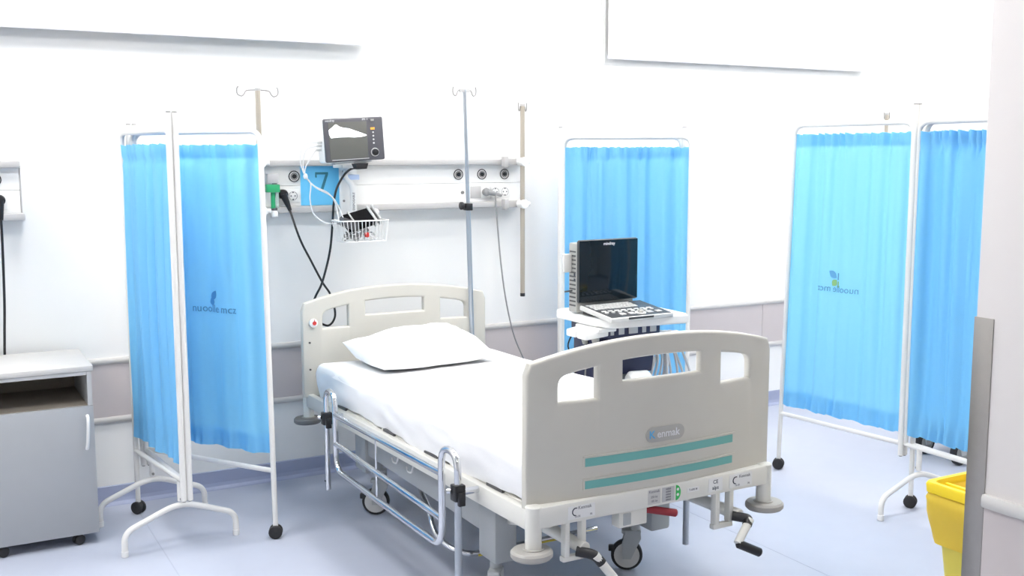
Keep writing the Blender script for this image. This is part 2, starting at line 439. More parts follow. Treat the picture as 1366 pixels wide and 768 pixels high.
# ------------------------------------------------------------------ wall-hung drip poles
def hook_arm(b, x, y, z, s, L=.085):
    b.tube(spline([(x, y, z), (x+s*L*.6, y, z-.004), (x+s*L*.75, y, z-.02), (x+s*L*.9, y, z-.03), (x+s*L*1.12, y, z-.02), (x+s*L*1.14, y, z+.004), (x+s*L*1.06, y, z+.014)], 5), .0032, 6)
def wall_pole(x, y, z0, z1, label, clamps=True, cs=-1, arm=.085, m='alu'):
    t = thing('drip_pole', (x, y, z0), label, 'drip pole', 'wall mounted drip poles')
    MB().cyl((x, y, z0), (x, y, z1), .0125, 16).build('pole', m, t)
    MB().cyl((x, y, z0-.006), (x, y, z0+.012), .0135, 16).build('end_cap', 'black', t)
    b = MB(); hook_arm(b, x, y, z1, -1, arm); hook_arm(b, x, y, z1, 1, arm)
    b.build('hook_bar', 'hook', t)
    MB().cyl((x, y, z1-.004), (x, y, z1+.008), .0145, 14).build('top_cap', 'hw_trunk', t)
    if clamps:
        for z in (1.588, 1.362):
            o = MB().box(min(x, x+cs*.085), max(x, x+cs*.085), -.118, -.092, z-.018, z+.018, .004).build('rail_clamp', 'hw_trunk', t); ORG[o.name] = ORG[t.name]
            MB().cyl((x, -.12, z), (x, y-.03, z), .024, 16, .003).build('clamp_hub', 'white_plastic', o)
            MB().box(x+cs*.085-.012, x+cs*.085+.012, -.13, -.09, z-.028, z+.028, .004).build('clamp_jaw', 'hw_trunk', o)
            MB().cyl((x-cs*.02, y, z), (x-cs*.045, y, z), .012, 12, .002).build('clamp_knob', 'white_plastic', o)
    return t
wall_pole(2.842, -.15, .868, 1.885, 'beige drip pole clamped to the right end of the numbered bed head unit', arm=.022)
wall_pole(1.418, -.15, .868, 1.927, 'beige drip pole with wide hooks rising behind the left folding screen')
wall_pole(5.60, -.15, .868, 1.885, 'drip pole tip just showing above the right folding screen', arm=.022)

# oxygen flowmeter
fm = thing('oxygen_flowmeter', (1.493, -.12, 1.33), 'green capped clear oxygen flowmeter plugged in beside the black plug', 'flowmeter')
MB().cyl((1.493, -.051, 1.515), (1.493, -.13, 1.515), .017, 16, .002).build('connector', 'hook', fm)
MB().box(1.457, 1.511, -.137, -.103, 1.492, 1.538, .004).build('valve_body', 'hw_trunk', fm)
MB().box(1.452, 1.517, -.138, -.095, 1.448, 1.486, .005).build('green_cap', 'green', fm)
MB().cyl((1.496, -.116, 1.486), (1.496, -.116, 1.495), .012, 12).build('neck', 'hook', fm)
MB().cyl((1.486, -.118, 1.372), (1.486, -.118, 1.448), .011, 14).build('float_tube', 'green', fm)
MB().cyl((1.503, -.114, 1.372), (1.503, -.114, 1.448), .013, 14).build('clear_sleeve', 'clear', fm)
MB().cyl((1.491, -.118, 1.362), (1.491, -.118, 1.374), .014, 14).build('dark_collar', 'dark', fm)
MB().cyl((1.491, -.118, 1.33), (1.491, -.118, 1.362), .017, 16, .004).build('white_knob', 'white_plastic', fm)

# cables with plugs
def plug_cable(name, label, plug, d0, pts, m, r=.005, pr=.024):
    t = thing(name, plug, label, 'cable')
    p = Vector(plug); d = Vector(d0).normalized()
    b = MB(); b.cyl((p.x, p.y+.028, p.z), (p.x, p.y-.012, p.z), pr, 16, .005)
    b.tube([p+Vector((0, -.004, 0)), p+d*.05+Vector((0, -.004, 0)), p+d*.085+Vector((0, -.004, 0))], pr*.6, 12, rads=[pr*.8, pr*.55, r*1.6])
    b.build('plug', m, t)
    MB().tube(spline([p+d*.07+Vector((0, -.004, 0))]+pts, 8), r, 8).build('lead', m, t)
    return t
plug_cable('power_cable', 'black power cable looping down behind the bed head from its plug', (1.546, -.084, 1.437), (.35, -.1, -.94),
    [(1.602, -.15, 1.225), (1.655, -.15, 1.115), (1.71, -.15, 1.007), (1.751, -.15, .941), (1.772, -.15, .857), (1.764, -.15, .813), (1.736, -.15, .789), (1.698, -.15, .803), (1.66, -.13, .83)], 'black', .0055)
plug_cable('power_cable', 'black power cable hanging at the left frame edge behind the cabinet', (.305, -.084, 1.435), (.02, -.1, -1),
    [(.306, -.095, 1.25), (.301, -.08, 1.0), (.296, -.04, .85), (.292, -.03, .72), (.30, -.03, .5)], 'black', .0055)
plug_cable('power_cable', 'grey power cable trailing from the right sockets down behind the bed', (2.662, -.082, 1.427), (.9, -.1, -.2),
    [(2.705, -.1, 1.40), (2.712, -.1, 1.291), (2.735, -.1, 1.047), (2.766, -.1, .84), (2.813, -.1, .65), (2.874, -.1, .511), (2.95, -.1, .36)], 'cable_grey', .0042, .019)

# ------------------------------------------------------------------ patient monitor on its bracket
br = thing('monitor_bracket', (1.81, -.12, 1.30), 'white upright monitor bracket fixed to the bed head unit trunking', 'bracket')
MB().box(1.826, 1.912, -.118, -.096, 1.31, 1.60, .003).build('mounting_plate', 'hw_white', br)
MB().box(1.79, 1.87, -.25, -.115, 1.562, 1.578, .003).build('tilt_arm', 'white_plastic', br)
MB().box(1.835, 1.895, -.20, -.119, 1.505, 1.530, .003).build('joint_block', 'pale_blue', br)
MB().tube(fillet([(1.835, -.18, 1.552), (1.828, -.188, 1.515), (1.862, -.19, 1.48), (1.862, -.19, 1.31)], .03), .014, 10).build('channel_strip', 'white_plastic', br)
for z in (1.545, 1.40): MB().cyl((1.842, -.118, z), (1.842, -.122, z), .006, 10).build('screw', 'hook', br)
MB().add_mesh(text_mesh('DISPOSABLE', .016, .0003, .0003), lambda v: (1.862-v.y, -.2045-v.z, 1.40+v.x)).build('lettering', 'grey_ink', br, smooth=0)

mon_loc = Vector((1.835, -.30, 1.698))
pm = thing('patient_monitor', (1.835, -.25, 1.592), 'grey framed patient monitor standing above the wire basket', 'monitor')
RM = Matrix.Translation(mon_loc) @ Matrix.Rotation(math.radians(-3.3), 4, 'Y')
def mon(b, n, m, parent=pm, **k):
    b.xf(lambda v: RM @ v); return b.build(n, m, parent, **k)
mon(MB().box(-.152, .152, .012, .10, -.105, .105, .012, 3), 'housing', 'white_plastic')
mon(MB().box(-.150, .150, -.004, .014, -.102, .103, .008, 3), 'bezel', 'bezel')
scr = mon(MB().box(-.128, .064, -.0055, -.003, -.088, .084, .001), 'screen', 'screen_off')
mon(MB().prism([(-.126, .050), (-.108, .062), (-.094, .074), (-.086, .074), (-.074, .064), (-.05, .056), (-.03, .054), (.0, .043), (.03, .032), (.06, .020), (.062, .016), (.04, .012), (.0, .010), (-.03, .013), (-.08, .014), (-.118, .012), (-.126, .03)], -.0062, -.0055), 'bright_display_area', 'screen_img', scr, smooth=0)
mon(MB().box(-.120, .066, -.007, -.0055, -.093, -.0905), 'screen_edge', 'us_light', smooth=0)
mon(MB().box(.083, .104, -.008, -.003, .042, .053, .001), 'alarm_button', 'orange')
mon(MB().box(.086, .103, -.0075, -.003, .083, .092, .001), 'power_button', 'us_grey')
for z in (.030, .013, -.004, -.021):
    mon(MB().cyl((.095, -.003, z), (.095, -.0075, z), .0042, 10), 'button', 'us_light')
kn = mon(MB().cyl((.098, -.003, -.065), (.098, -.020, -.065), .015, 20, .002), 'control_knob', 'black')
mon(MB().ring((.098, -.005, -.065), (0, 1, 0), .0185, .0022, 24, 6), 'knob_ring', 'us_light', kn)
for t_, x_, s_ in (('mindray', -.118, .014), ('iPM 12', .058, .011)):
    mon(MB().add_mesh(text_mesh(t_, s_, .0003), lambda v: (x_+v.x, -.0045-v.z, .0925+v.y)), 'lettering', 'badge_text', smooth=0)
mon(MB().box(-.10, .09, .02, .09, -.114, -.105, .002), 'foot_plate', 'us_light')
mon(MB().prism([(-.006, -.115), (.062, -.115), (.052, -.142), (.006, -.142)], .0, .05), 'cable_clip', 'black')
for k, z in enumerate((-.005, -.022, -.04)):
    mon(MB().cyl((-.152, .03+.01*k, z), (-.176, .03+.01*k, z), .0055, 10), 'lead_connector', 'us_light')
    p = RM @ Vector((-.176, .03+.01*k, z))
    ends = [(1.735-.004*k, -.31, 1.30), (1.75, -.30, 1.295), (1.79, -.30, 1.30)][k]
    mids = [[(1.60, -.26, 1.672), (1.582, -.25, 1.60), (1.604, -.25, 1.528), (1.63, -.25, 1.49), (1.625, -.25, 1.42), (1.64, -.25, 1.35), (1.69, -.27, 1.305)],
            [(1.61, -.26, 1.648), (1.596, -.25, 1.58), (1.607, -.25, 1.523), (1.65, -.25, 1.478), (1.715, -.25, 1.445), (1.748, -.25, 1.40), (1.755, -.27, 1.34)],
            [(1.63, -.26, 1.61), (1.605, -.25, 1.56), (1.610, -.25, 1.518), (1.66, -.25, 1.468), (1.73, -.25, 1.43), (1.762, -.26, 1.38), (1.775, -.28, 1.33)]][k]
    MB().tube(spline([p]+mids+[ends], 7), .0032, 6).build('patient_lead', 'cable_white', pm)
MB().ball((1.606, -.25, 1.525), .011, 1, .8, 1.3).build('lead_junction', 'cable_white', pm)
MB().tube(spline([(1.872, -.23, 1.565), (1.84, -.22, 1.555), (1.812, -.205, 1.526), (1.776, -.2, 1.462), (1.76, -.2, 1.39), (1.752, -.2, 1.30), (1.735, -.2, 1.161), (1.693, -.2, 1.013), (1.662, -.18, .938), (1.650, -.16, .87), (1.665, -.14, .76), (1.68, -.12, .66)], 8), .0055, 8).build('power_lead', 'black', pm)

# wire basket
bk = thing('wire_basket', (1.865, -.265, 1.205), 'small white wire basket hanging under the patient monitor', 'basket')
T = [(1.745, -.20), (1.990, -.20), (1.990, -.345), (1.745, -.345)]; Bt = [(1.765, -.21), (1.980, -.21), (1.980, -.33), (1.765, -.33)]
zt, zb = 1.312, 1.212
MB().tube(fillet([(x, y, zt) for x, y in T], .02, 4, True), .0034, 6, cyc=True).build('rim', 'white_plastic', bk)
MB().tube(fillet([(x, y, zb) for x, y in Bt], .015, 4, True), .003, 6, cyc=True).build('bottom_ring', 'white_plastic', bk)
def edge(L, k, f): a, c = L[k], L[(k+1) % 4]; return Vector((a[0]+(c[0]-a[0])*f, a[1]+(c[1]-a[1])*f))
for k, n in ((0, 13), (1, 7), (2, 13), (3, 7)):
    for i in range(n):
        f = (i+.5)/n; a = edge(T, k, f); c = edge(Bt, k, f)
        MB().tube([(a.x, a.y, zt), (c.x, c.y, zb)], .0019, 5).build('wire', 'white_plastic', bk)
for i in range(9):
    f = (i+.5)/9; a = edge(Bt, 0, f); c = edge(Bt, 2, 1-f)
    MB().tube([(a.x, a.y, zb), (c.x, c.y, zb)], .0019, 5).build('wire', 'white_plastic', bk)
# basket contents
cu = thing('pressure_cuff', (1.87, -.27, 1.25), 'folded black blood pressure cuff with grey edging in the wire basket', 'cuff')
def cuffM(v): return Matrix.Translation((1.868, -.272, 1.315)) @ Matrix.Rotation(math.radians(-14), 4, 'Y') @ Matrix.Rotation(math.radians(38), 4, 'X') @ v
b = MB().box(-.085, .075, -.05, .05, -.02, .02, .012, 3); b.xf(lambda v: cuffM(v)); b.build('pouch', 'pouch', cu)
b = MB().box(.052, .066, -.054, .054, -.023, .024, .003); b.xf(lambda v: cuffM(v)); b.build('edging', 'silver_cuff', cu)
b = MB().box(.078, .088, -.052, .052, -.022, .022, .003); b.xf(lambda v: cuffM(v)); b.build('edging', 'silver_cuff', cu)
b = MB().box(-.048, -.040, -.054, .054, -.023, .024, .002); b.xf(lambda v: cuffM(v)); b.build('edging', 'silver_cuff', cu)
b = MB().prism([(-.11, -.02), (-.035, -.055), (-.02, -.052), (-.02, -.01), (-.09, .012)], .0, .06); b.xf(lambda v: (1.855+v.x, -.33+v.y, 1.318+v.z)); b.build('loose_flap', 'dark', cu)
lc = thing('lead_coil', (1.83, -.27, 1.218), 'coiled grey and white leads lying in the wire basket', 'cable')
b = MB()
for k in range(6):
    cx, cy_, cz = 1.815+.012*k, -.275+.008*(k % 3), 1.225+.009*k
    b.tube([(cx+.04*math.cos(a), cy_+.03*math.sin(a), cz+.012*math.sin(2*a+k)) for a in [2*PI*i/20 for i in range(20)]], .0036, 6, cyc=True)
b.build('coil', 'cable_grey', lc)
b = MB(); b.tube([(1.905+.035*math.cos(a), -.268+.03*math.sin(a), 1.24+.01*math.sin(a*2)) for a in [2*PI*i/20 for i in range(20)]], .0045, 6, cyc=True); b.tube([(1.92+.03*math.cos(a), -.27+.03*math.sin(a), 1.228+.01*math.sin(a*2)) for a in [2*PI*i/20 for i in range(20)]], .0045, 6, cyc=True)
b.build('white_coil', 'cable_white', lc)
tag(MB().box(1.868, 1.888, -.338, -.318, 1.232, 1.256, .006, 3).build('finger_clip', 'red'), 'small red sensor clip at the front of the wire basket', 'clip')
tr_ = thing('tape_roll', (1.955, -.235, 1.32), 'small white and lilac tape roll sticking up from the wire basket', 'tape roll')
MB().cyl((1.955, -.25, 1.335), (1.962, -.222, 1.348), .021, 20, .003).build('roll', 'cable_white', tr_)
MB().cyl((1.9545, -.2525, 1.334), (1.955, -.25, 1.335), .012, 16).build('core', 'pale_blue', tr_)
tag(MB().tube(spline([(1.90, -.22, 1.23), (1.925, -.225, 1.30), (1.945, -.23, 1.37), (1.94, -.232, 1.385)], 5), .007, 8, rads=None).build('clear_tubing', 'cable_white'), 'short white tubing end pointing up at the back of the wire basket', 'tubing')

# ------------------------------------------------------------------ bedside cabinet
CX0, CX1, CY0, CY1 = .125, .585, -.50, -.06
cb = thing('bedside_cabinet', ((CX0+CX1)/2, (CY0+CY1)/2, 0), 'light grey bedside cabinet on castors with open shelf, left frame edge', 'cabinet')
for x in (CX0, CX1-.018): MB().box(x, x+.018, CY0+.02, CY1, .05, .737, .0008).build('side_panel', 'cab_edge', cb, smooth=0)
MB().box(CX0-.006, CX1+.007, CY0-.004, CY1+.004, .739, .762, .003).build('top_board', 'cab_top', cb)
MB().box(CX0+.019, CX1-.019, CY0+.022, CY1-.008, .726, .738).build('top_rail', 'cab_edge', cb, smooth=0)
MB().box(CX0+.019, CX1-.019, CY1-.007, CY1, .06, .725).build('back_panel', 'cab_in', cb, smooth=0)
MB().box(CX0+.019, CX1-.019, CY0+.022, CY1-.008, .578, .594).build('shelf', 'cab_in', cb, smooth=0)
MB().box(CX0+.019, CX1-.019, CY0+.022, CY1-.008, .05, .066).build('bottom_panel', 'cab_edge', cb, smooth=0)
MB().box(CX0+.001, CX0+.019, CY0, CY0+.019, .595, .738).build('front_stile', 'cab_edge', cb, smooth=0)
MB().box(CX1-.019, CX1-.001, CY0, CY0+.019, .595, .738).build('front_stile', 'cab_edge', cb, smooth=0)
MB().box(CX0+.020, CX1-.020, CY0, CY0+.019, .724, .738).build('front_rail', 'cab_edge', cb, smooth=0)
dr = MB().box(CX0, CX1, CY0-.002, CY0+.017, .048, .593, .0015).build('door', 'cab', cb); ORG[dr.name] = ORG[cb.name]
MB().tube(spline([(.56, CY0-.002, .553), (.56, CY0-.022, .545), (.559, CY0-.03, .52), (.556, CY0-.022, .46), (.554, CY0-.014, .43), (.553, CY0-.002, .412)], 5), .007, 10).build('handle', 'white_plastic', dr)
def caster(parent, x, y, r=.024, w=.02, m='rubber', a=0., z=0.):
    dx, dy = math.cos(a), math.sin(a)
    b = MB()
    for s in (-1, 1):
        b.cyl((x-dy*s*w*.25, y+dx*s*w*.25, z+r), (x-dy*s*w, y+dx*s*w, z+r), r, 18, .004)
    o = b.build('caster', m, parent); ORG[o.name] = ORG[parent.name]
    MB().ball((x, y, z+r*1.15), r*.82, 1, 1, .95, 12).build('hood', m, o)
    return o
for x, y in ((.505, -.475), (.215, -.475), (.505, -.1), (.215, -.1)):
    caster(cb, x, y, .022, .017, 'rubber', .4)

# ------------------------------------------------------------------ folding screens
def curtain_fn(P, Q, lp, lq, z0, z1, nrm, seed, npl, amp, flat=None):
    rnd = random.Random(seed)
    comp = [(rnd.uniform(.8, 1.2)*npl, rnd.uniform(0, 6.28), rnd.uniform(-.7, .7), rnd.uniform(.6, 1)) for _ in range(2)]
    comp += [(rnd.uniform(.35, .55)*npl, rnd.uniform(0, 6.28), rnd.uniform(-.8, .8), 1.0), (rnd.uniform(1.9, 2.4)*npl, rnd.uniform(0, 6.28), rnd.uniform(-.9, .9), .30)]
    ruff = [(rnd.uniform(1.1, 1.9)*npl, rnd.uniform(0, 6.28)) for _ in range(3)]
    D = (Q-P)
    def base(u, v):
        a = P+D.normalized()*lp*v; c = Q-D.normalized()*lq*v
        return a+(c-a)*u
    def fn(u, v, off=0.):
        p = base(u, v)
        e = min(1, u/.04, (1-u)/.04); e = max(e, 0)
        d = sum(w*math.sin(2*PI*f*u+ph+dr*v) for f, ph, dr, w in comp)/2.3
        d = math.copysign(abs(d)**.75, d)*amp*(.6+.4*(1-abs(2*v-1)**2))
        rf = sum(math.sin(2*PI*f*1.5*u+ph) for f, ph in ruff)/2.0
        g1 = max(0, (v-.90)/.10); g0 = max(0, (.10-v)/.10)
        d += rf*.016*g1**1.5+rf*.012*g0**1.5
        if .945 < v < .955: d -= .006
        if flat: d *= 1-.8*math.exp(-((u-flat[0])/.24)**2-((v-flat[1])/.16)**2)
        d *= .25+.75*e
        z = z0+(z1-z0)*v
        if v > .97: z += rf*.004*(v-.97)/.03
        if v < .03: z += rf*.006
        q = p+nrm*(d+off)
        return Vector((q.x, q.y, z))
    return fn, base

def screen(name, label, c1, h1, h2, c2, zs, view, seeds, pl=(9, 9, 9), amp=.016, lean1=0., lean2=0., hz=(None, None), inset=.095, flats=(None, None, None), group='three panel folding screens'):
    c1, h1, h2, c2 = [Vector(q) for q in (c1, h1, h2, c2)]
    zl, zt, zc0, zc1, zh0, zh1 = zs
    mid = (h1+h2)/2
    t = thing(name, (mid.x, mid.y, 0), label, 'screen', group)
    out = {}
    r = .0115
    for k, (A, B, la, lb) in enumerate(((c1, h1, lean1, 0), (h1, h2, 0, 0), (c2, h2, lean2, 0))):
        d = (B-A).normalized(); n = Vector((d.y, -d.x))
        pm_ = (A+B)/2
        if n.dot(Vector(view)-pm_) < 0: n = -n
        gapA = .014 if k == 1 else 0; gapB = .014
        A2, B2 = A+d*gapA, B-d*gapB
        zb = .055 if k != 1 else zl
        At = A2+d*la
        def P3(q, z): return Vector((q.x, q.y, z))
        b = MB()
        if k == 1: pts = [P3(A2, zl), P3(A2, zt), P3(B2, zt), P3(B2, zl)]
        else: pts = [P3(A2, zb), P3(At, zt), P3(B2, zt), P3(B2, zl-.01)]
        b.tube(fillet(pts, .055, 7), r, 10)
        f = b.build('panel_frame', 'white_paint', t); ORG[f.name] = ORG[t.name]
        MB().tube([P3(A2, zl), P3(B2, zl)], r*.92, 10).build('lower_bar', 'white_paint', f)
        if True:
            fn, base = curtain_fn(A2+d*.008, B2-d*.008, la, lb, zc0, zc1, n, seeds[k], pl[k], amp, flats[k])
            c = MB().grid(fn, 150, 60).build('curtain', 'curtain', t, smooth=180); ORG[c.name] = ORG[t.name]
            MB().grid(lambda u, v: fn(u, v*.062, -.0035), 110, 4).build('hem', 'curtain', c, smooth=180)
            MB().grid(lambda u, v: fn(u, .957+v*.041, -.0035), 110, 4).build('header', 'curtain', c, smooth=180)
            out[k] = (c, fn)
        if k != 1:
            caster(t, A.x, A.y, .029, .021, 'rubber', math.atan2(d.y, d.x)+.6)
    for h, hh in ((h1, hz[0]), (h2, hz[1])):
        d = (h2-h1).normalized(); n = Vector((d.y, -d.x)); z1 = hh or zh1
        side = n*.0125
        o = MB().tube([(h.x+side.x, h.y+side.y, zh0), (h.x+side.x, h.y+side.y, z1)], .0125, 14).build('hinge_post', 'white_paint', t); ORG[o.name] = ORG[t.name]
        MB().tube([(h.x-side.x, h.y-side.y, zh0), (h.x-side.x, h.y-side.y, z1)], .0125, 14).build('hinge_tube', 'white_paint', o)
        for q in (-1, 1):
            MB().cyl((h.x+q*side.x, h.y+q*side.y, z1), (h.x+q*side.x, h.y+q*side.y, z1+.005), .010, 10).build('cap', 'hook', o)
            MB().cyl((h.x+q*side.x, h.y+q*side.y, zh0-.005), (h.x+q*side.x, h.y+q*side.y, zh0), .007, 10).build('bolt', 'hook', o)
    d = (h2-h1).normalized(); n = Vector((d.y, -d.x)); w = .232
    for a in (h1+d*inset, h2-d*inset):
        o = MB().tube([(a.x, a.y, zl), (a.x, a.y, .195)], .012, 12).build('foot_post', 'white_paint', t); ORG[o.name] = ORG[t.name]
        MB().cyl((a.x-d.x*.002, a.y-d.y*.002, .205), (a.x-d.x*.016, a.y-d.y*.016, .205), .006, 8).build('bolt', 'hook', o)
        L = a+n*w; R_ = a-n*w
        pts = [(L.x, L.y, .012), (L.x, L.y, .10), (a.x, a.y, .19), (R_.x, R_.y, .10), (R_.x, R_.y, .012)]
        MB().tube(fillet(pts, .075, 8), .0125, 12).build('foot', 'white_paint', o)
        for e in (L, R_): MB().cyl((e.x, e.y, 0.0005), (e.x, e.y, .026), .0145, 12, .002).build('foot_cap', 'white_plastic', o)
    return t, out

def curtain_print(cur, fn, u0, v0, wu, hv, items, parent):
    """items: list of (mesh, material); mesh coords x,y in metres centred on (u0,v0)"""
    for me, m in items:
        MB().add_mesh(me, lambda v: fn(u0+v.x/wu, v0+v.y/hv, .0045+v.z)).build('printed_mark', m, parent, smooth=0)

def leaf(cx, cy_, L, W_, ang, n=10):
    pts = []
    for k in range(2*n):
        t = k/n
        if t <= 1: x, y = L*(t-.5), W_*math.sin(PI*t)*.5
        else: x, y = L*(1.5-t), -W_*math.sin(PI*(t-1))*.5
        pts.append((cx+x*math.cos(ang)-y*math.sin(ang), cy_+x*math.sin(ang)+y*math.cos(ang)))
    return curve_mesh([pts], .0004, 0)
def bar(cx, cy_, w, h): return curve_mesh([[(cx-w/2, cy_-h/2), (cx+w/2, cy_-h/2), (cx+w/2, cy_+h/2), (cx-w/2, cy_+h/2)]], .0004, 0)
def mirror(me, sx):
    for v in me.vertices: v.co.x *= sx
    return me

ZS = (.295, 1.722, .365, 1.668, .222, 1.79)
camp = (0, CAM_Y)
sl, oc = screen('folding_screen', 'blue curtain folding screen standing beside the bedside cabinet', (.796, -.19), (.888, -.80), (.840, -.185), (1.25, -.809), ZS, camp, (3, 4, 11), (5.5, 6, 5), .027, hz=(1.79, 1.757), lean2=.02, flats=(None, None, (.4, .48)))
cur, fn = oc[2]
# wing three runs from its castor end to the far hinge, so its u axis points away from the viewer's right
Lw = (Vector((.840, -.185))-Vector((1.253, -.809))).length-.046
def fit_uv(p, A, B, z):
    d = (Vector(B)-Vector(A)); return (Vector(p)-Vector(A)).dot(d)/d.length_squared, (z-ZS[2])/(ZS[3]-ZS[2])
u0, v0 = fit_uv((1.09, -.559), (1.243, -.809), (.840, -.185), .998)
hv = ZS[3]-ZS[2]
items = [(mirror(text_mesh('nuoolle mcz', .047, .0003), -1), 'logo_ink'), (mirror(leaf(-.004, .058, .052, .030, 1.0), -1), 'logo_blue'), (mirror(leaf(-.014, .030, .036, .026, 1.9), -1), 'logo_blue')]
for me, m in items:
    for v in me.vertices: v.co.y -= .028
curtain_print(cur, fn, u0, v0, Lw, hv, items, cur)

ZR = (.298, 1.765, .345, 1.722, .245, 1.842)
sr, oc = screen('folding_screen', 'blue curtain folding screen at right behind the yellow bin', (3.829, -1.105), (3.905, -1.83), (3.90, -2.46), (3.93, -1.865), ZR, camp, (21, 22, 23), (5.5, 4.5, 6), .025, lean1=.045, flats=((.47, .48), None, None))
cur, fn = oc[0]
d_ = Vector((3.905, -1.83))-Vector((3.829, -1.105))
u0 = (Vector((3.871, -1.431))-Vector((3.829, -1.105))).dot(d_)/d_.length_squared; v0 = (1.014-ZR[2])/(ZR[3]-ZR[2])
items = [(mirror(text_mesh('nuoolle mcz', .047, .0003), -1), 'logo_ink'), (leaf(-.030, .070, .056, .034, -.6), 'logo_blue'), (leaf(-.018, .030, .040, .034, .9), 'logo_green'), (bar(.004, .062, .007, .034), 'logo_ink'), (bar(.006, .024, .007, .030), 'logo_green')]
for me, m in items:
    for v in me.vertices: v.co.y -= .038
curtain_print(cur, fn, u0, v0, d_.length-.05, ZR[3]-ZR[2], items, cur)

sm, oc = screen('folding_screen', 'folded blue curtain screen standing behind the ultrasound machine', (3.62, -.60), (3.05, -.20), (3.66, -.49), (3.10, -.16), (.295, 1.717, .365, 1.663, .222, 1.768), camp, (31, 32, 33), (7, 6, 6), .022)

# ------------------------------------------------------------------ hospital bed
BX, YH, YF, TK = 2.056, -.235, -2.43, .024
PB, PBH = 2.066, 2.042          # centre line of the end panels
bed = thing('hospital_bed', (BX, (YH+YF)/2, 0), 'cream hospital bed with chrome side rails and teal striped foot panel', 'bed')
def tl(v): return (v[0], v[1], v[2]-TK*(v[1]-YF))          # the lying surface dips slightly to the head
def up_(b, name, m, parent=bed, **k):
    b.xf(tl); o = b.build(name, m, parent, **k); ORG[o.name] = ORG[bed.name]; return o
HWD = .481
def arch(x): return 1.045-.062*(abs(x)/HWD)**2.2
def panel_loops():
    o = [(-HWD, .548)]
    o += [(-HWD, .955)]
    N = 28
    for k in range(N+1):
        x = -HWD+.012+(2*HWD-.024)*k/N; o.append((x, arch(x)))
    o += [(HWD, .955), (HWD, .548)]
    for k in range(1, 12):
        x = HWD-2*HWD*k/12; o.append((x, .548-.012*math.sin(PI*k/12)))
    loops = [o]
    def win(xa, xb, zb, drop, rl, rr):
        p = [(xa, zb), (xb, zb)]
        top = [(xb-(xb-xa)*k/10, arch(xb-(xb-xa)*k/10)-drop) for k in range(11)]
        raw = [Vector((q[0], q[1], 0)) for q in p+top]
        # round outer top corner
        if rr:
            raw = raw[:2]+[q for q in fillet(raw[1:4], rr, 6)[1:-1]]+raw[4:]
        if rl:
            seg = fillet(raw[-3:]+[raw[0]], rl, 6)
            raw = raw[:-3]+seg[:-1]
        return [(q.x, q.y) for q in raw]
    loops.append(win(-.165, .165, .905, .050, 0, 0))
    # outer windows with one big rounded corner
    def side(s):
        xo, xi, zb = .392, .238, .857
        pts = [Vector((xi, zb, 0)), Vector((xo, zb, 0)), Vector((xo, arch(xo)-.053, 0)), Vector(((xo+xi)/2, arch((xo+xi)/2)-.052, 0)), Vector((xi, arch(xi)-.052, 0))]
        f = fillet(pts, .012, 4, True)
        f = []
        for i, p in enumerate(pts):
            a, c = pts[i-1], pts[(i+1) % 5]; rr = .045 if i == 2 else (.008 if i != 3 else 0)
            if rr: f += fillet([a, p, c], rr, 6)[1:-1]
            else: f.append(p)
        return [(s*q.x, q.y) for q in f]
    loops += [side(1), side(-1)]
    return loops
def bow(x): return .038*(x/HWD)**2
def end_panel(name, y, sgn, label):
    me = curve_mesh(panel_loops(), .017, .009, 3)
    bm = bmesh.new(); bm.from_mesh(me)
    for k in range(1, 24):
        x = -HWD+2*HWD*k/24
        bmesh.ops.bisect_plane(bm, geom=bm.verts[:]+bm.edges[:]+bm.faces[:], plane_co=(x, 0, 0), plane_no=(1, 0, 0), dist=1e-5)
    bm.to_mesh(me); bm.free()
    b = MB().add_mesh(me, lambda v: ((PB if sgn > 0 else PBH)+v.x, y+sgn*bow(v.x)-v.z*sgn, v.y-(0 if sgn > 0 else .014)))
    o = up_(b, name, 'bed_panel', smooth=50)
    return o
fbp = end_panel('foot_panel', YF+.017, 1, '')
hbp = end_panel('head_panel', YH-.017, -1, '')
def bent(x0, x1, z0, z1, o0, o1, N=16):
    b = MB()
    vs = []
    for k in range(N+1):
        x = x0+(x1-x0)*k/N; y = YF+bow(x)
        vs.append([b.bm.verts.new((PB+x, y-o, z)) for o, z in ((o0, z0), (o1, z0), (o1, z1), (o0, z1))])
    for k in range(N):
        for i in range(4): b.bm.faces.new((vs[k][i], vs[k][(i+1) % 4], vs[k+1][(i+1) % 4], vs[k+1][i]))
    b.bm.faces.new(vs[0]); b.bm.faces.new(vs[-1][::-1])
    return b
for z0, z1 in ((.653, .680), (.581, .607)):
    up_(bent(-.292, .305, z0, z1, -.004, .0012), 'stripe', 'teal', fbp, smooth=0)
    up_(bent(-.300, .315, z1+.002, z1+.008, -.004, .005), 'stripe_lip', 'bed_panel', fbp, smooth=0)
    up_(bent(-.300, -.294, z0-.002, z1+.002, -.004, .003), 'stripe_end', 'bed_panel', fbp, smooth=0)
# raised ribs beside the windows and the badge
N = 20
pill = [(.008+.052*math.copysign(1, math.cos(a))*1.0+.024*math.cos(a), .726+.024*math.sin(a)) for a in [2*PI*(k+.5)/N for k in range(N)]]
me = curve_mesh([pill], .003, .001, 1)
bdg = up_(MB().add_mesh(me, lambda v: (PB+v.x, YF+bow(v.x)-.001-v.z, v.y)), 'badge', 'badge', fbp)
def bent_text(t, cx, cz, size, m, parent, off=.0035, bold=.0):
    return up_(MB().add_mesh(text_mesh(t, size, .0004, bold), lambda v: (PB+cx+v.x, YF+bow(cx+v.x)-off-v.z, cz+v.y)), 'lettering', m, parent, smooth=0)
bent_text('K', -.047, .726, .036, 'badge_blue', fbp, .0045, .0006)
bent_text('enmak', .018, .726, .034, 'badge_text', fbp, .0045, .0006)
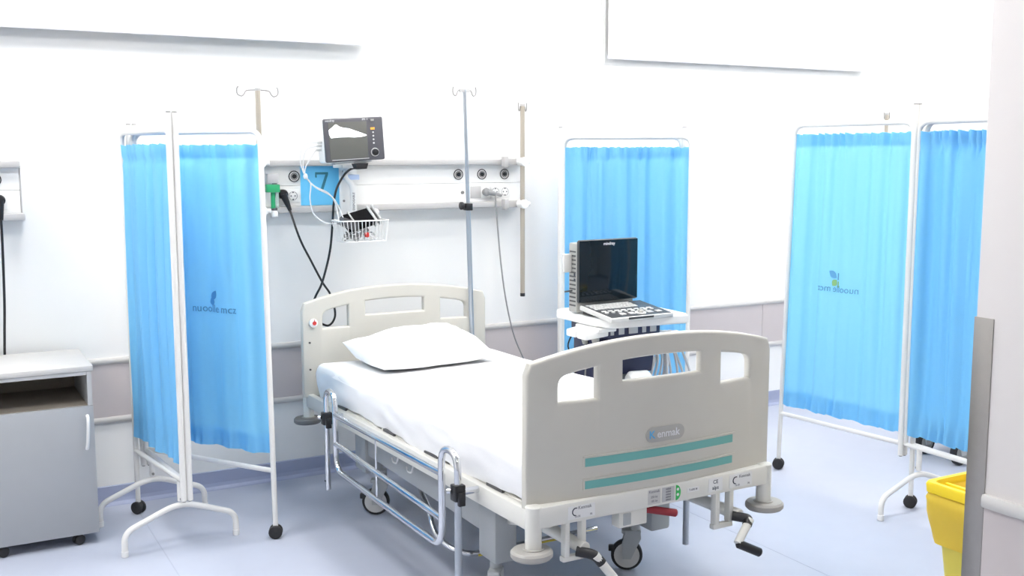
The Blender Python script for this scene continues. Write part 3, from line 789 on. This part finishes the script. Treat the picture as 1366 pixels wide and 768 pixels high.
# red call button on head panel
up_(MB().cyl((PBH-.435, YH-.064, .883), (PBH-.435, YH-.080, .883), .021, 20, .003), 'release_button', 'white_plastic', hbp)
up_(MB().cyl((PBH-.432, YH-.080, .883), (PBH-.432, YH-.0815, .883), .010, 14), 'button_mark', 'red', hbp)
up_(MB().box(PBH-.434, PBH-.431, YH-.0815, YH-.0805, .891, .901), 'button_mark', 'red', hbp)
for z in (.79, .66): up_(MB().cyl((PBH-.455, YH-.066, z), (PBH-.455, YH-.074, z), .005, 8), 'screw', 'dark', hbp)

# upper frame
SX = .466
for s in (-1, 1):
    up_(MB().box(BX+s*SX-.016, BX+s*SX+.016, YF+.03, YH-.03, .474, .540, .006), 'side_beam', 'bed_white')
for y0, y1 in ((YF-.004, YF+.042), (YH-.05, YH-.004)):
    up_(MB().box(BX-SX, BX+SX, y0, y1, .486, .553, .006), 'end_beam', 'bed_white')
for sx in (-1, 1):
    for y in (YF+.02, YH-.02):
        x = BX+sx*SX
        up_(MB().cyl((x, y, .405), (x, y, .556), .026, 20, .003), 'corner_post', 'bed_white')
        front = y < -1
        o = up_(MB().cyl((x+sx*.006, y, .392), (x+sx*.006, y, .419), .066, 36, .007), 'bumper_disc', 'disc' if front or True else 'disc_dark')
        up_(MB().ring((x, y, .42), (0, 0, 1), .03, .004, 24, 6), 'disc_collar', 'disc', o)
hd = [c for c in bed.children if c.name.startswith('bumper_disc')][1]; hd.data.materials.clear(); hd.data.materials.append(MT['disc_dark'])
# platform sections
for k, (y0, y1) in enumerate(((-2.37, -1.78), (-1.76, -1.50), (-1.48, -1.14), (-1.12, -.38))):
    up_(MB().box(BX-.43, BX+.43, y0, y1, .528, .544, .003), 'mattress_platform', 'bed_grey')
    for s in (-1, 1):
        up_(MB().box(BX+s*.44-.012, BX+s*.44+.012, y0+.01, y1-.01, .500, .545, .003), 'platform_edge', 'bed_white')
for s in (-1, 1):
    for y in (-2.2, -1.70, -1.30, -.75):
        up_(MB().box(BX+s*.455-.006, BX+s*.455+.010, y, y+.11, .541, .551), 'platform_bracket', 'dark')
    up_(MB().box(BX+s*.452-.008, BX+s*.452+.008, -1.46, -1.42, .52, .565, .002), 'mattress_stop', 'bed_grey')
# chassis
for s in (-1, 1):
    MB().box(BX+s*.33-.035, BX+s*.33+.035, -1.93, -.62, .285, .430, .01).build('chassis_cover', 'bed_grey', bed)
    for y in (-1.93, -.70):
        MB().box(BX+s*.335-.045, BX+s*.335+.045, y-.07, y+.06, .205, .470, .012).build('chassis_tower', 'bed_grey', bed)
for y in (-1.93, -.70):
    MB().box(BX-.30, BX+.30, y-.03, y+.03, .33, .42, .006).build('cross_beam', 'bed_grey', bed)
MB().box(BX-.20, BX-.12, -1.9, -.7, .34, .40, .004).build('lift_tube', 'bed_grey', bed)
MB().box(BX+.12, BX+.20, -1.9, -.7, .34, .40, .004).build('lift_tube', 'bed_grey', bed)
for s in (-1, 1):
    for y in (-2.05, -.75):
        up_(MB().box(BX+s*.30-.02, BX+s*.30+.02, y-.02, y+.02, .40, .49), 'lift_link', 'bed_grey')
def bed_caster(x, y, a):
    d = Vector((math.cos(a), math.sin(a), 0)); n = Vector((-d.y, d.x, 0)); c = Vector((x, y, .0625))
    o = MB().cyl((x+d.x*.03, y+d.y*.03, .12), (x+d.x*.03, y+d.y*.03, .21), .022, 16).build('caster', 'bed_grey', bed); ORG[o.name] = ORG[bed.name]
    MB().cyl(c-n*.014, c+n*.014, .062, 32, .006).build('tyre', 'rubber', o)
    for s in (-1, 1):
        MB().cyl(c+n*s*.0142, c+n*s*.0165, .050, 28).build('wheel_cover', 'us_light', o)
        MB().cyl(c+n*s*.0165, c+n*s*.020, .011, 12).build('axle', 'bed_grey', o)
        b = MB(); m_ = Matrix((d, n, Vector((0, 0, 1)))).transposed().to_4x4(); m_.translation = Vector((x, y, 0))
        b.prism([(-.016, .05), (.016, .05), (.055, .135), (.052, .165), (-.005, .165), (-.02, .11)], s*.021-.003, s*.021+.003); b.xf(lambda v: m_ @ v); b.build('fork', 'bed_grey', o)
    b = MB().box(-.022, .055, -.022, .022, .150, .168, .006); b.xf(lambda v: m_ @ v); b.build('fork_top', 'bed_grey', o)
    b = MB().box(-.072, -.045, -.012, .012, .075, .098, .004); b.xf(lambda v: m_ @ v); b.build('brake_pedal', 'black', o)
bed_caster(1.739, -.735, -.5); bed_caster(2.355, -1.83, -.6); bed_caster(1.70, -1.95, .9); bed_caster(2.37, -.72, .3)
# brake bar across the chassis
b = MB(); b.tube(fillet([(1.80, -1.10, .205), (1.72, -1.36, .20), (1.70, -1.45, .135), (1.735, -1.62, .10), (2.05, -1.62, .10), (2.35, -1.62, .10)], .09, 8), .012, 12); b.build('brake_bar', 'chrome', bed)
MB().box(1.80, 2.2, -1.636, -1.632, .092, .098).build('brake_stripe', mat('yellow_marking', (.75, .60, .08, 1), .5), bed, smooth=0)
# bag hooks on the chassis cover
for y in (-1.19, -1.34):
    MB().tube(spline([(1.688, y-.03, .425), (1.66, y-.03, .425), (1.648, y-.028, .40), (1.648, y-.01, .372), (1.648, y+.025, .368), (1.648, y+.035, .385)], 5), .004, 8).build('bag_hook', 'white_plastic', bed)
# side rails
def side_rail(s, off=.556, dy=0., low=0.):
    X = BX+s*off; r = .0125
    pts = [(X, -2.07+dy, .50), (X, -2.07+dy, .655), (X, -1.945+dy, .655), (X, -1.945+dy, .30), (X, -.885+dy, .318), (X, -.885+dy, .652), (X, -.775+dy, .652), (X, -.775+dy, .50)]
    o = up_(MB().tube(fillet(pts, .075, 8), r, 12), 'side_rail', 'chrome')
    for z0, z1 in ((.560, .560), (.40, .435)):
        up_(MB().tube([(X, -1.945+dy, z0), (X, -.885+dy, z1)], r*.95, 12), 'rail_bar', 'chrome', o)
    up_(MB().tube([(X, -1.345+dy, .560), (X, -1.35+dy, .31)], .004, 8), 'rail_rod', 'chrome', o)
    for y, zb in ((-2.07+dy, .165-low), (-.775+dy, .205-low)):
        up_(MB().tube([(X, y, zb), (X, y, .52)], .0125, 14), 'rail_post', 'alu2' if y < -1 else 'chrome', o)
        up_(MB().box(X-.02, X+.02, y-.021, y+.021, .497, .553, .005), 'clamp', 'black', o)
        up_(MB().box(X-.012, X+.012, y-.034, y-.018, .485, .53, .003), 'clamp_lever', 'black', o)
        up_(MB().cyl((X-s*.02, y, .525), (X-s*.085, y, .525), .012, 12), 'clamp_pin', 'chrome', o)
        up_(MB().cyl((X-.02, y+.012, .53), (X-.03, y+.02, .53), .010, 10), 'clamp_screw', 'chrome', o)
    for y in (-.775+dy,): up_(MB().cyl((X-.0127, y, .245), (X-.0135, y, .245), .005, 8), 'post_hole', 'ink', o)
side_rail(-1); side_rail(1, .535, .17, .07)
# cranks under the foot beam
def crank(cx, joint, elbow, grip_end, cy=YF+.01):
    for dx in (-.030, .030):
        up_(MB().box(cx+dx-.009, cx+dx+.009, cy-.006, cy+.022, .375, .49, .003), 'crank_bracket', 'bed_white')
    up_(MB().box(cx-.045, cx+.04, cy-.004, cy+.02, .358, .376, .004), 'crank_bracket', 'bed_white')
    up_(MB().cyl((cx-.03, cy+.62, .44), (joint[0]-.015, cy-.02, .398), .021, 16, .002), 'crank_tube', 'bed_white')
    o = up_(MB().tube(fillet([(joint[0]-.04, cy-.01, joint[1]+.006), (joint[0], cy-.05, joint[1]), (elbow[0]*.25+joint[0]*.75, cy-.06, elbow[1]*.25+joint[1]*.75)], .02, 5), .0165, 14), 'crank_joint', 'black')
    j = Vector((joint[0], cy-.055, joint[1])); e = Vector((elbow[0], cy-.075, elbow[1]))
    up_(MB().tube([j, e], .0145, 14), 'crank_arm', 'bed_white', o)
    g = Vector((grip_end[0], cy-.10, grip_end[1]))
    up_(MB().cyl(e+Vector((0, 0, 0)), g, .0155, 16, .004), 'crank_grip', 'black', o)
    d = (g-e).normalized(); up_(MB().cyl(g, g+d*.003, .008, 12), 'grip_end', 'bed_white', o)
crank(1.735, (1.775, .385), (1.865, .265), (1.93, .245))
crank(2.335, (2.405, .392), (2.335, .325), (2.415, .285))
up_(MB().box(1.90, 2.01, YF+.005, YF+.05, .432, .488, .004), 'foot_bracket', 'bed_white')
up_(MB().box(1.915, 1.945, YF+.002, YF+.006, .44, .48, .002), 'bracket_slot', 'bed_grey')
up_(MB().cyl((2.02, YF+.03, .472), (2.12, YF-.01, .452), .013, 14, .004), 'release_handle', 'darkred')
for p0, p1 in (((1.66, YF+.04, .48), (1.74, YF+.45, .36)), ((2.2, YF+.04, .48), (2.28, YF+.30, .40))):
    up_(MB().tube([p0, p1], .012, 10), 'brace', 'bed_white')
# stickers on the foot beam
YB = YF-.0045
def sticker(x0, x1, z0, z1, m='white_plastic'):
    return up_(MB().box(x0, x1, YB-.0006, YB, z0, z1), 'sticker', m, smooth=0)
def sticker_text(p, t, x, z, size, m='grey_ink'):
    up_(MB().add_mesh(text_mesh(t, size, .0002, .0002), lambda v: (x+v.x, YB-.0009-v.z, z+v.y)), 'lettering', m, p, smooth=0)
s1 = sticker(1.70, 1.80, .498, .540)
for t_, x, z, sz in (('Kenmak', 1.762, .532, .015), ('15-35', 1.735, .505, .009), ('70', 1.785, .505, .009)): sticker_text(s1, t_, x, z, sz)
arc = [(1.728+.012*math.cos(a), YB-.001, .521+.012*math.sin(a)) for a in [1.2+k*.35 for k in range(11)]]
up_(MB().tube(arc, .0018, 6), 'arrow_mark', 'ink', s1)
s2 = sticker(2.005, 2.055, .496, .545, 'cab_top')
for t_, z, sz in (('Kenmak', .538, .013), ('250 kg', .520, .010), ('185 kg', .506, .010)): sticker_text(s2, t_, 2.03, z, sz)
s3 = sticker(2.062, 2.112, .496, .545, 'cab_edge')
for k in range(5): sticker_text(s3, 'iiiillliiill', 2.087, .538-.009*k, .008)
me = curve_mesh([[(2.118+.020*math.cos(a), .520+.026*math.sin(a)) for a in [-PI/2+PI*k/14 for k in range(15)]]], .0004, 0)
s4 = up_(MB().add_mesh(me, lambda v: (v.x, YB-.0004-v.z, v.y)), 'sticker', 'green_ink', smooth=0)
for z in (.531, .513): up_(MB().cyl((2.126, YB-.0005, z), (2.126, YB-.0012, z), .005, 12), 'round_mark', 'white_plastic', s4)
s5 = sticker(2.165, 2.215, .512, .528)
sticker_text(s5, 'T-600 M', 2.19, .520, .010)
s6 = sticker(2.255, 2.315, .498, .545); sticker_text(s6, 'CE', 2.285, .531, .018, 'ink'); sticker_text(s6, 'aips', 2.285, .511, .018, 'ink')
s7 = sticker(2.345, 2.445, .498, .545)
for t_, x, z, sz in (('Kenmak', 2.412, .534, .015), ('15-35', 2.38, .505, .009), ('70', 2.43, .505, .009)): sticker_text(s7, t_, x, z, sz)
arc = [(2.373+.012*math.cos(a), YB-.001, .523+.012*math.sin(a)) for a in [1.2+k*.35 for k in range(11)]]
up_(MB().tube(arc, .0018, 6), 'arrow_mark', 'ink', s7)

# drip pole in the bed head socket
bp = thing('drip_pole', (2.44, -.335, .53), 'grey drip pole rising from the bed head with a black clamp', 'drip pole', 'wall mounted drip poles')
bp['group'] = 'drip poles'
p0, p1, pc = Vector((2.442, -.335, .53)), Vector((2.405, -.335, 1.945)), None
pc = p0+(p1-p0)*((1.365-.53)/1.415)
MB().tube([p0, pc], .0125, 14).build('lower_tube', 'alu2', bp)
MB().tube([pc, p1], .0095, 14).build('upper_tube', 'alu2', bp)
MB().box(pc.x-.018, pc.x+.018, -.355, -.313, pc.z-.018, pc.z+.018, .004).build('clamp_block', 'black', bp)
MB().cyl((pc.x-.018, -.335, pc.z+.004), (pc.x-.028, -.335, pc.z+.004), .006, 10).build('clamp_stem', 'black', bp)
MB().cyl((pc.x-.028, -.335, pc.z+.006), (pc.x-.044, -.335, pc.z+.006), .020, 14, .003).build('clamp_knob', 'black', bp)
b = MB(); hook_arm(b, p1.x, p1.y, p1.z, -1, .056); hook_arm(b, p1.x, p1.y, p1.z, 1, .056); b.build('hook_bar', 'hook', bp)
MB().box(p1.x-.028, p1.x+.028, -.343, -.327, p1.z-.012, p1.z+.004, .003).build('hook_block', 'hw_trunk', bp)

# mattress with its sheet
def mattress():
    X0, X1, Y0, Y1, Z0, Z1 = BX-.470, BX+.452, -2.372, -.372, .546, .703
    rnd = random.Random(5); rc = .042
    import mathutils.noise as mn
    prof = []
    n = 40
    b = MB()
    NU, NV = 110, 90
    # wrap: u goes left bottom -> left top -> right top -> right bottom
    wid = X1-X0; h = Z1-Z0
    L = h+wid+h
    def pt(u, v):
        s = u*L
        if s < h: x, z = X0, Z0+s; nx, nz = -1, 0
        elif s < h+wid: x, z = X0+(s-h), Z1; nx, nz = 0, 1
        else: x, z = X1, Z1-(s-h-wid); nx, nz = 1, 0
        # rounded shoulders
        dx = min(x-X0, X1-x); dz = Z1-z
        if nz and dx < rc: z -= rc*(1-math.sqrt(max(0, 1-(1-dx/rc)**2)))*.9
        if nx and dz < rc: x -= nx*rc*(1-math.sqrt(max(0, 1-(1-dz/rc)**2)))*.9
        y = Y0+(Y1-Y0)*v
        e = min(v, 1-v)*(Y1-Y0)
        if e < .04:
            q = 1-math.sqrt(max(0, 1-(1-e/.04)**2))
            if nz: z -= .03*q
            else: x -= nx*.02*q
        w = mn.noise((x*3.1, y*2.7, z*3)) * .006 + mn.noise((x*9, y*6, z*7))*.0022
        w2 = mn.noise((y*9+x*4, z*16-y*3, 2.))*.009*min(1, max(0, (Z1-z)/.05))
        low = max(0, 1-(z-Z0)/.06)
        if nx: x += nx*(w*.7+w2-.012*low); z += (mn.noise((y*4, 3, x))*.018*low if s < h*.4 or s > L-h*.4 else 0)
        else: z += w*.8-.006*math.cos((x-BX)/.46*PI/2*1.0)
        return (x, y, z)
    g = [[b.bm.verts.new(pt(i/NU, j/NV)) for i in range(NU+1)] for j in range(NV+1)]
    for j in range(NV):
        for i in range(NU): b.bm.faces.new((g[j][i], g[j][i+1], g[j+1][i+1], g[j+1][i]))
    # end caps and underside
    for row in (g[0], g[-1]): b.bm.faces.new(row)
    b.bm.faces.new([g[j][0] for j in range(NV+1)]+[g[j][NU] for j in range(NV, -1, -1)])
    b.xf(tl)
    return b.build('mattress', 'sheet', smooth=60)
tag(mattress(), 'mattress covered by a white sheet lying on the hospital bed', 'mattress')

# pillow
def pillow():
    import mathutils.noise as mn
    b = MB(); n = 44; c = Vector((2.02, -.605)); a, d = .292, .222; hgt = .124
    def shp(s, t, side):
        ex = 1-abs(s)**3.0; ey = 1-abs(t)**2.6
        f = max(0, ex)**.5*max(0, ey)**.6
        x = a*s*(1-.07*abs(t)**2*(1-abs(s))); y = d*t*(1-.10*(1-abs(t)))*(1-.05*(1-abs(s)))
        k = 1+.12*s
        z = side*hgt*f*k
        z += side*f*(mn.noise((s*3, t*3, side*2.))*.012+mn.noise((s*9+1, t*5, side))*.004)
        if side > 0: z += mn.noise((s*14, t*4+s*6, 3))*.006*max(0, s-.35)*f*2
        if side < 0: z *= .24
        corner = max(0, abs(s)+abs(t)-1.35)
        z += corner*.06*(1 if t > 0 else .2) if s < 0 else corner*.012
        return Vector((x, y, z))
    tops = [[None]*(n+1) for _ in range(n+1)]; bots = [[None]*(n+1) for _ in range(n+1)]
    R2 = Matrix.Rotation(math.radians(4), 3, 'Z')
    zc = .694
    for j in range(n+1):
        for i in range(n+1):
            s, t = -1+2*i/n, -1+2*j/n
            s, t = math.sin(s*PI/2), math.sin(t*PI/2)
            rim = i in (0, n) or j in (0, n)
            for side, G in ((1, tops), (-1, bots)):
                if rim and side < 0: G[j][i] = tops[j][i]; continue
                p = R2 @ shp(s, t, side)
                tilt = .06*p.y            # leans a little to the head end
                G[j][i] = b.bm.verts.new((c.x+p.x, c.y+p.y, zc+p.z+tilt))
    for G, fl_ in ((tops, 0), (bots, 1)):
        for j in range(n):
            for i in range(n):
                q = (G[j][i], G[j][i+1], G[j+1][i+1], G[j+1][i])
                b.bm.faces.new(q[::-1] if fl_ else q)
    return b.build('pillow', 'sheet', smooth=180)
tag(pillow(), 'plump white pillow lying on the mattress by the head panel', 'pillow')

# ------------------------------------------------------------------ ultrasound cart and machine
uc = thing('ultrasound_cart', (2.83, -1.08, 0), 'white topped navy ultrasound cart standing between the bed and the folded screen', 'cart')
tray = [(2.616, -.89), (2.616, -1.18), (2.645, -1.262), (2.68, -1.285), (3.035, -1.318), (3.058, -1.28), (3.07, -.89), (3.03, -.87), (2.65, -.87)]
me = curve_mesh([tray], .021, .008, 3)
ty = MB().add_mesh(me, lambda v: (v.x, v.y, .879+v.z)).build('tray', 'white_plastic', uc); ORG[ty.name] = ORG[uc.name]
MB().box(2.66, 2.98, -1.20, -.93, .80, .858, .006).build('under_tray_housing', 'navy', uc)
for x, w_ in ((2.70, .018), (2.745, .03), (2.80, .05), (2.875, .022), (2.92, .035)):
    MB().box(x, x+w_, -1.204, -1.2, .812, .846, .001).build('port_plate', 'us_light', uc)
MB().box(2.70, 2.96, -1.18, -1.0, .62, .80, .008).build('module_box', 'navy', uc)
MB().box(2.64, 2.76, -1.14, -.98, .30, .80, .01).build('side_column', 'navy', uc)
MB().box(2.83, 2.90, -1.16, -1.02, .16, .65, .01).build('main_column', 'navy', uc)
MB().box(2.765, 2.826, -1.15, -1.02, .2, .64, .004).build('grey_column', 'us_grey', uc)
MB().box(2.90, 3.02, -1.19, -1.0, .735, .775, .004).build('keyboard_rest', 'navy', uc)
for k in range(3): MB().box(2.715+.07*k, 2.735+.07*k, -1.185, -1.18, .70, .79, .001).build('connector_strip', 'us_light', uc)
for k, x in enumerate((2.80, 2.865)): MB().box(x, x+.045, -1.186, -1.18, .745, .772, .001).build('port_plate', 'us_grey', uc)
b = MB().add_mesh(text_mesh('mindray', .075, .0004, .0008), lambda v: (2.70-v.y*.9, -1.1405-v.z, .60+v.x)); b.build('lettering', 'badge_text', uc, smooth=0)
MB().box(2.62, 3.04, -1.25, -.88, .085, .155, .02).build('base', 'us_light', uc)
for x, y in ((2.66, -1.21), (3.0, -1.21), (2.66, -.92), (3.0, -.92)): caster(uc, x, y, .042, .022, 'rubber', .5)
# probe holder on the left and probes
ph = MB()
for y0 in (-1.10, -1.19):
    L = [(2.555, y0-.032), (2.585, y0-.04), (2.66, y0-.04), (2.68, y0), (2.66, y0+.036), (2.585, y0+.036), (2.555, y0+.028)]
    H = [(2.60, y0-.018), (2.645, y0-.018), (2.65, y0), (2.645, y0+.016), (2.60, y0+.016)]
    me = curve_mesh([L, H], .016, .006, 3); ph.add_mesh(me, lambda v: (v.x, v.y, .826+v.z+(.10*(v.x-2.6))))
ph.box(2.60, 2.70, -1.25, -1.06, .838, .856, .005)
hd_ = ph.build('probe_holder', 'white_plastic', uc); ORG[hd_.name] = ORG[uc.name]
for y0 in (-1.10, -1.19):
    p = MB().tube([(2.625, y0, .85), (2.625, y0, .80), (2.63, y0, .765)], .016, 12, rads=[.014, .019, .012]).build('probe', 'us_grey', uc); ORG[p.name] = ORG[uc.name]
    MB().tube(spline([(2.63, y0, .77), (2.628, y0-.01, .70), (2.615, y0-.02, .55), (2.63, y0, .40), (2.67, y0, .32)], 6), .004, 8).build('probe_cable', 'cable_grey', p)
# white probe cables hanging at the right of the cart
rnd = random.Random(2)
for k in range(7):
    x = 2.985+.022*k; y = -1.14+rnd.uniform(-.05, .05); q = rnd.uniform(-.02, .02)
    MB().tube(spline([(2.96, -1.12, .80-.01*k), (x, y, .79), (x+.03+q, y-.01, .70), (x+.012*k, y-.02, .56), (x-.03, y, .42+.02*k), (x-.07, y+.01, .52), (x-.045, y+.01, .68), (2.95, -1.10, .74)], 7), .0062, 8).build('hanging_cable', 'cable_white', uc)
MB().cyl((2.775, -1.235, .605), (2.895, -1.235, .600), .040, 24, .016).build('paper_roll', 'white_plastic', uc)
MB().tube(spline([(2.64, -1.0, .82), (2.60, -1.0, .74), (2.64, -1.02, .66), (2.632, -1.0, .60), (2.618, -.97, .55), (2.618, -.95, .45)], 6), .0035, 6).build('power_lead', 'black', uc)
MB().tube(spline([(2.66, -.98, .80), (2.67, -.98, .70), (2.655, -1.0, .62), (2.665, -1.0, .5)], 6), .0035, 6).build('power_lead', 'black', uc)

us = thing('ultrasound_machine', (2.82, -1.1, .90), 'laptop style ultrasound machine with dark screen open on the white cart tray', 'ultrasound')
# back housing behind the screen
def usr(v):
    p = Vector(v)-Vector((2.76, -1.08, .90)); p = Matrix.Rotation(math.radians(2), 3, 'Z') @ p
    return p+Vector((2.76, -1.08, .90))
def ub(b, n, m, parent=us, **k):
    b.xf(usr); o = b.build(n, m, parent, **k); ORG[o.name] = ORG[us.name]; return o
ub(MB().box(2.60, 2.925, -1.066, -1.0, .905, 1.225, .008), 'back_housing', 'us_grey')
for k in range(14): ub(MB().box(2.598, 2.601, -1.058, -1.012, .935+.019*k, .942+.019*k), 'vent_slot', 'dark', smooth=0)
for z in (1.075, 1.05): ub(MB().box(2.598, 2.6005, -1.056, -1.045, z, z+.013), 'side_port', 'ink', smooth=0)
for x0, x1 in ((2.555, 2.60), (2.925, 2.955)): ub(MB().box(x0, x1, -1.03, -1.01, 1.09 if x0 < 2.7 else 1.02, 1.175, .006), 'carry_handle', 'us_light')
ub(MB().tube([(2.60, -1.03, 1.005), (2.56, -1.03, 1.003)], .004, 8), 'antenna_stub', 'dark')
lid = ub(MB().box(2.595, 2.935, -1.086, -1.068, .952, 1.240, .010, 3), 'screen_frame', 'us_dark')
sc_ = MB().box(2.600, 2.930, -1.0885, -1.086, .957, 1.236, .001); ub(sc_, 'screen', 'us_screen', lid)
ub(MB().add_mesh(text_mesh('mindray', .020, .0003, .0002), lambda v: (2.765+v.x, -1.0892-v.z, 1.219+v.y)), 'lettering', 'badge_text', lid, smooth=0)
# keyboard half, tilted up at the back
KM = Matrix.Translation((2.775, -1.09, .944)) @ Matrix.Rotation(math.radians(7), 4, 'X')
def kb(b, n, m, parent, **k):
    b.xf(lambda v: usr(KM @ v)); o = b.build(n, m, parent, **k); ORG[o.name] = ORG[us.name]; return o
kbd = kb(MB().box(-.175, .175, -.247, .0, -.022, .0, .006), 'keyboard_deck', 'us_light', us)
kb(MB().box(-.166, .166, -.238, -.006, .0, .0012), 'keyboard_plate', 'us_dark', kbd, smooth=0)
for r_ in range(5):
    for c_ in range(13):
        x = -.150+.0185*c_+.004*(r_ % 2); y = -.030-.0165*r_
        kb(MB().box(x-.0075, x+.0075, y-.0062, y+.0062, .0012, .0045), 'key', 'us_light', kbd, smooth=0)
for c_ in range(8):
    x = -.14+.036*c_; kb(MB().box(x-.012, x+.012, -.135-.009, -.135, .0012, .005, .001), 'function_key', 'white_plastic', kbd, smooth=0)
    kb(MB().cyl((x, -.163, .0012), (x, -.163, .006), .009, 12), 'round_key', 'us_light' if c_ % 2 else 'white_plastic', kbd)
kb(MB().cyl((.02, -.200, .0012), (.02, -.200, .004), .026, 20), 'trackball_ring', 'white_plastic', kbd)
kb(MB().ball((.02, -.200, .004), .015), 'trackball', 'us_grey', kbd)
for x in (-.03, .07, -.08, .12): kb(MB().box(x-.014, x+.014, -.214, -.188, .0012, .005, .001), 'side_key', 'us_light', kbd, smooth=0)
kb(MB().box(-.08, .06, -.2475, -.2425, -.011, -.002), 'front_grip', 'us_dark', kbd, smooth=0)
ub(MB().box(2.63, 2.92, -1.26, -1.09, .9005, .915, .004), 'docking_plate', 'dark')
ub(MB().prism([(-1.10, .905), (-1.10, .93), (-1.17, .918), (-1.17, .905)], 2.612, 2.63, 'x'), 'hinge_foot', 'black')
ub(MB().prism([(-1.10, .905), (-1.10, .93), (-1.17, .918), (-1.17, .905)], 2.915, 2.93, 'x'), 'hinge_foot', 'black')

# ------------------------------------------------------------------ equipment trolley behind the right screen
et = thing('equipment_trolley', (5.0, -1.42, 0), 'grey equipment trolley mostly hidden behind the right screen, one big castor showing', 'trolley')
MB().box(4.66, 5.30, -1.60, -1.22, .20, .27, .02).build('base', 'us_grey', et)
MB().box(4.93, 5.05, -1.46, -1.34, .27, 1.02, .02).build('column', 'us_light', et)
MB().box(4.75, 5.25, -1.62, -1.22, 1.02, 1.06, .012).build('top_tray', 'us_light', et)
for x, y in ((4.71, -1.52), (4.73, -1.28), (5.25, -1.54), (5.25, -1.28)):
    o = MB().cyl((x, y-.016, .066), (x, y+.016, .066), .066, 28, .006).build('caster', 'rubber', et); ORG[o.name] = ORG[et.name]
    for s in (-1, 1):
        MB().cyl((x, y+s*.0162, .066), (x, y+s*.018, .066), .045, 24).build('wheel_cover', 'us_grey', o)
        MB().prism([(x-.018, .055), (x+.018, .055), (x+.03, .19), (x-.045, .19)], y+s*.024-.003, y+s*.024+.003).build('fork', 'us_light', o, smooth=0)
    MB().box(x-.045, x+.035, y-.03, y+.03, .18, .20, .004).build('fork_top', 'us_light', o)

# ------------------------------------------------------------------ yellow bin
yb = thing('clinical_waste_bin', (3.14, -2.865, 0), 'yellow clinical waste bin with a folded over liner, right foreground', 'bin')
x0, x1, y0, y1 = 2.975, 3.33, -3.03, -2.715
def rect(e, z, r=.03):
    return [Vector((q.x, q.y, z)) for q in fillet([(x0+e, y0+e, 0), (x1-e, y0+e, 0), (x1-e, y1-e, 0), (x0+e, y1-e, 0)], r, 4, True)]
def loft(rings, cap0=False, cap1=False):
    b = MB(); V = [[b.bm.verts.new(p) for p in R_] for R_ in rings]; n = len(V[0])
    for a, c in zip(V[:-1], V[1:]):
        for i in range(n): b.bm.faces.new((a[i], a[(i+1) % n], c[(i+1) % n], c[i]))
    if cap0: b.bm.faces.new(V[0][::-1])
    if cap1: b.bm.faces.new(V[-1])
    return b
loft([rect(.070, .001), rect(.062, .02), rect(.022, .46), rect(.026, .46), rect(.066, .024)], True, True).build('body', 'yellow_body', yb)
loft([rect(.010, .468), rect(-.002, .470), rect(-.004, .498), rect(.0, .506), rect(.018, .506), rect(.022, .490), rect(.024, .44)]).build('rim', 'yellow', yb)
import mathutils.noise as mn
def bag_ring(e, z, k):
    out = []
    for p in rect(e, z):
        d = Vector((p.x-(x0+x1)/2, p.y-(y0+y1)/2, 0)).normalized()
        w = mn.noise((p.x*22, p.y*22, z*30))*.016
        out.append(p+d*w+Vector((0, 0, mn.noise((p.x*9, p.y*9, k))*.012 if k > 0 else 0)))
    return out
loft([bag_ring(-.004, .466, 0), bag_ring(-.010, .452, 0), bag_ring(-.006, .435, 0), bag_ring(.0, .418, 0), bag_ring(.002, .40, 0), bag_ring(.008, .37, 0), bag_ring(.012, .34, 0), bag_ring(.018, .305, 2), bag_ring(.022, .29, 2)]).build('liner_fold', 'yellow_bag', yb)
loft([bag_ring(.028, .485, 0), bag_ring(.034, .46, 0), bag_ring(.05, .44, 0), bag_ring(.075, .43, 0), bag_ring(.11, .42, 0)], False, True).build('liner_inside', 'yellow_bag', yb)
MB().box((x0+x1)/2-.10, (x0+x1)/2-.085, y0+.02, y1-.02, .470, .492, .003).build('inner_bar', 'yellow', yb)
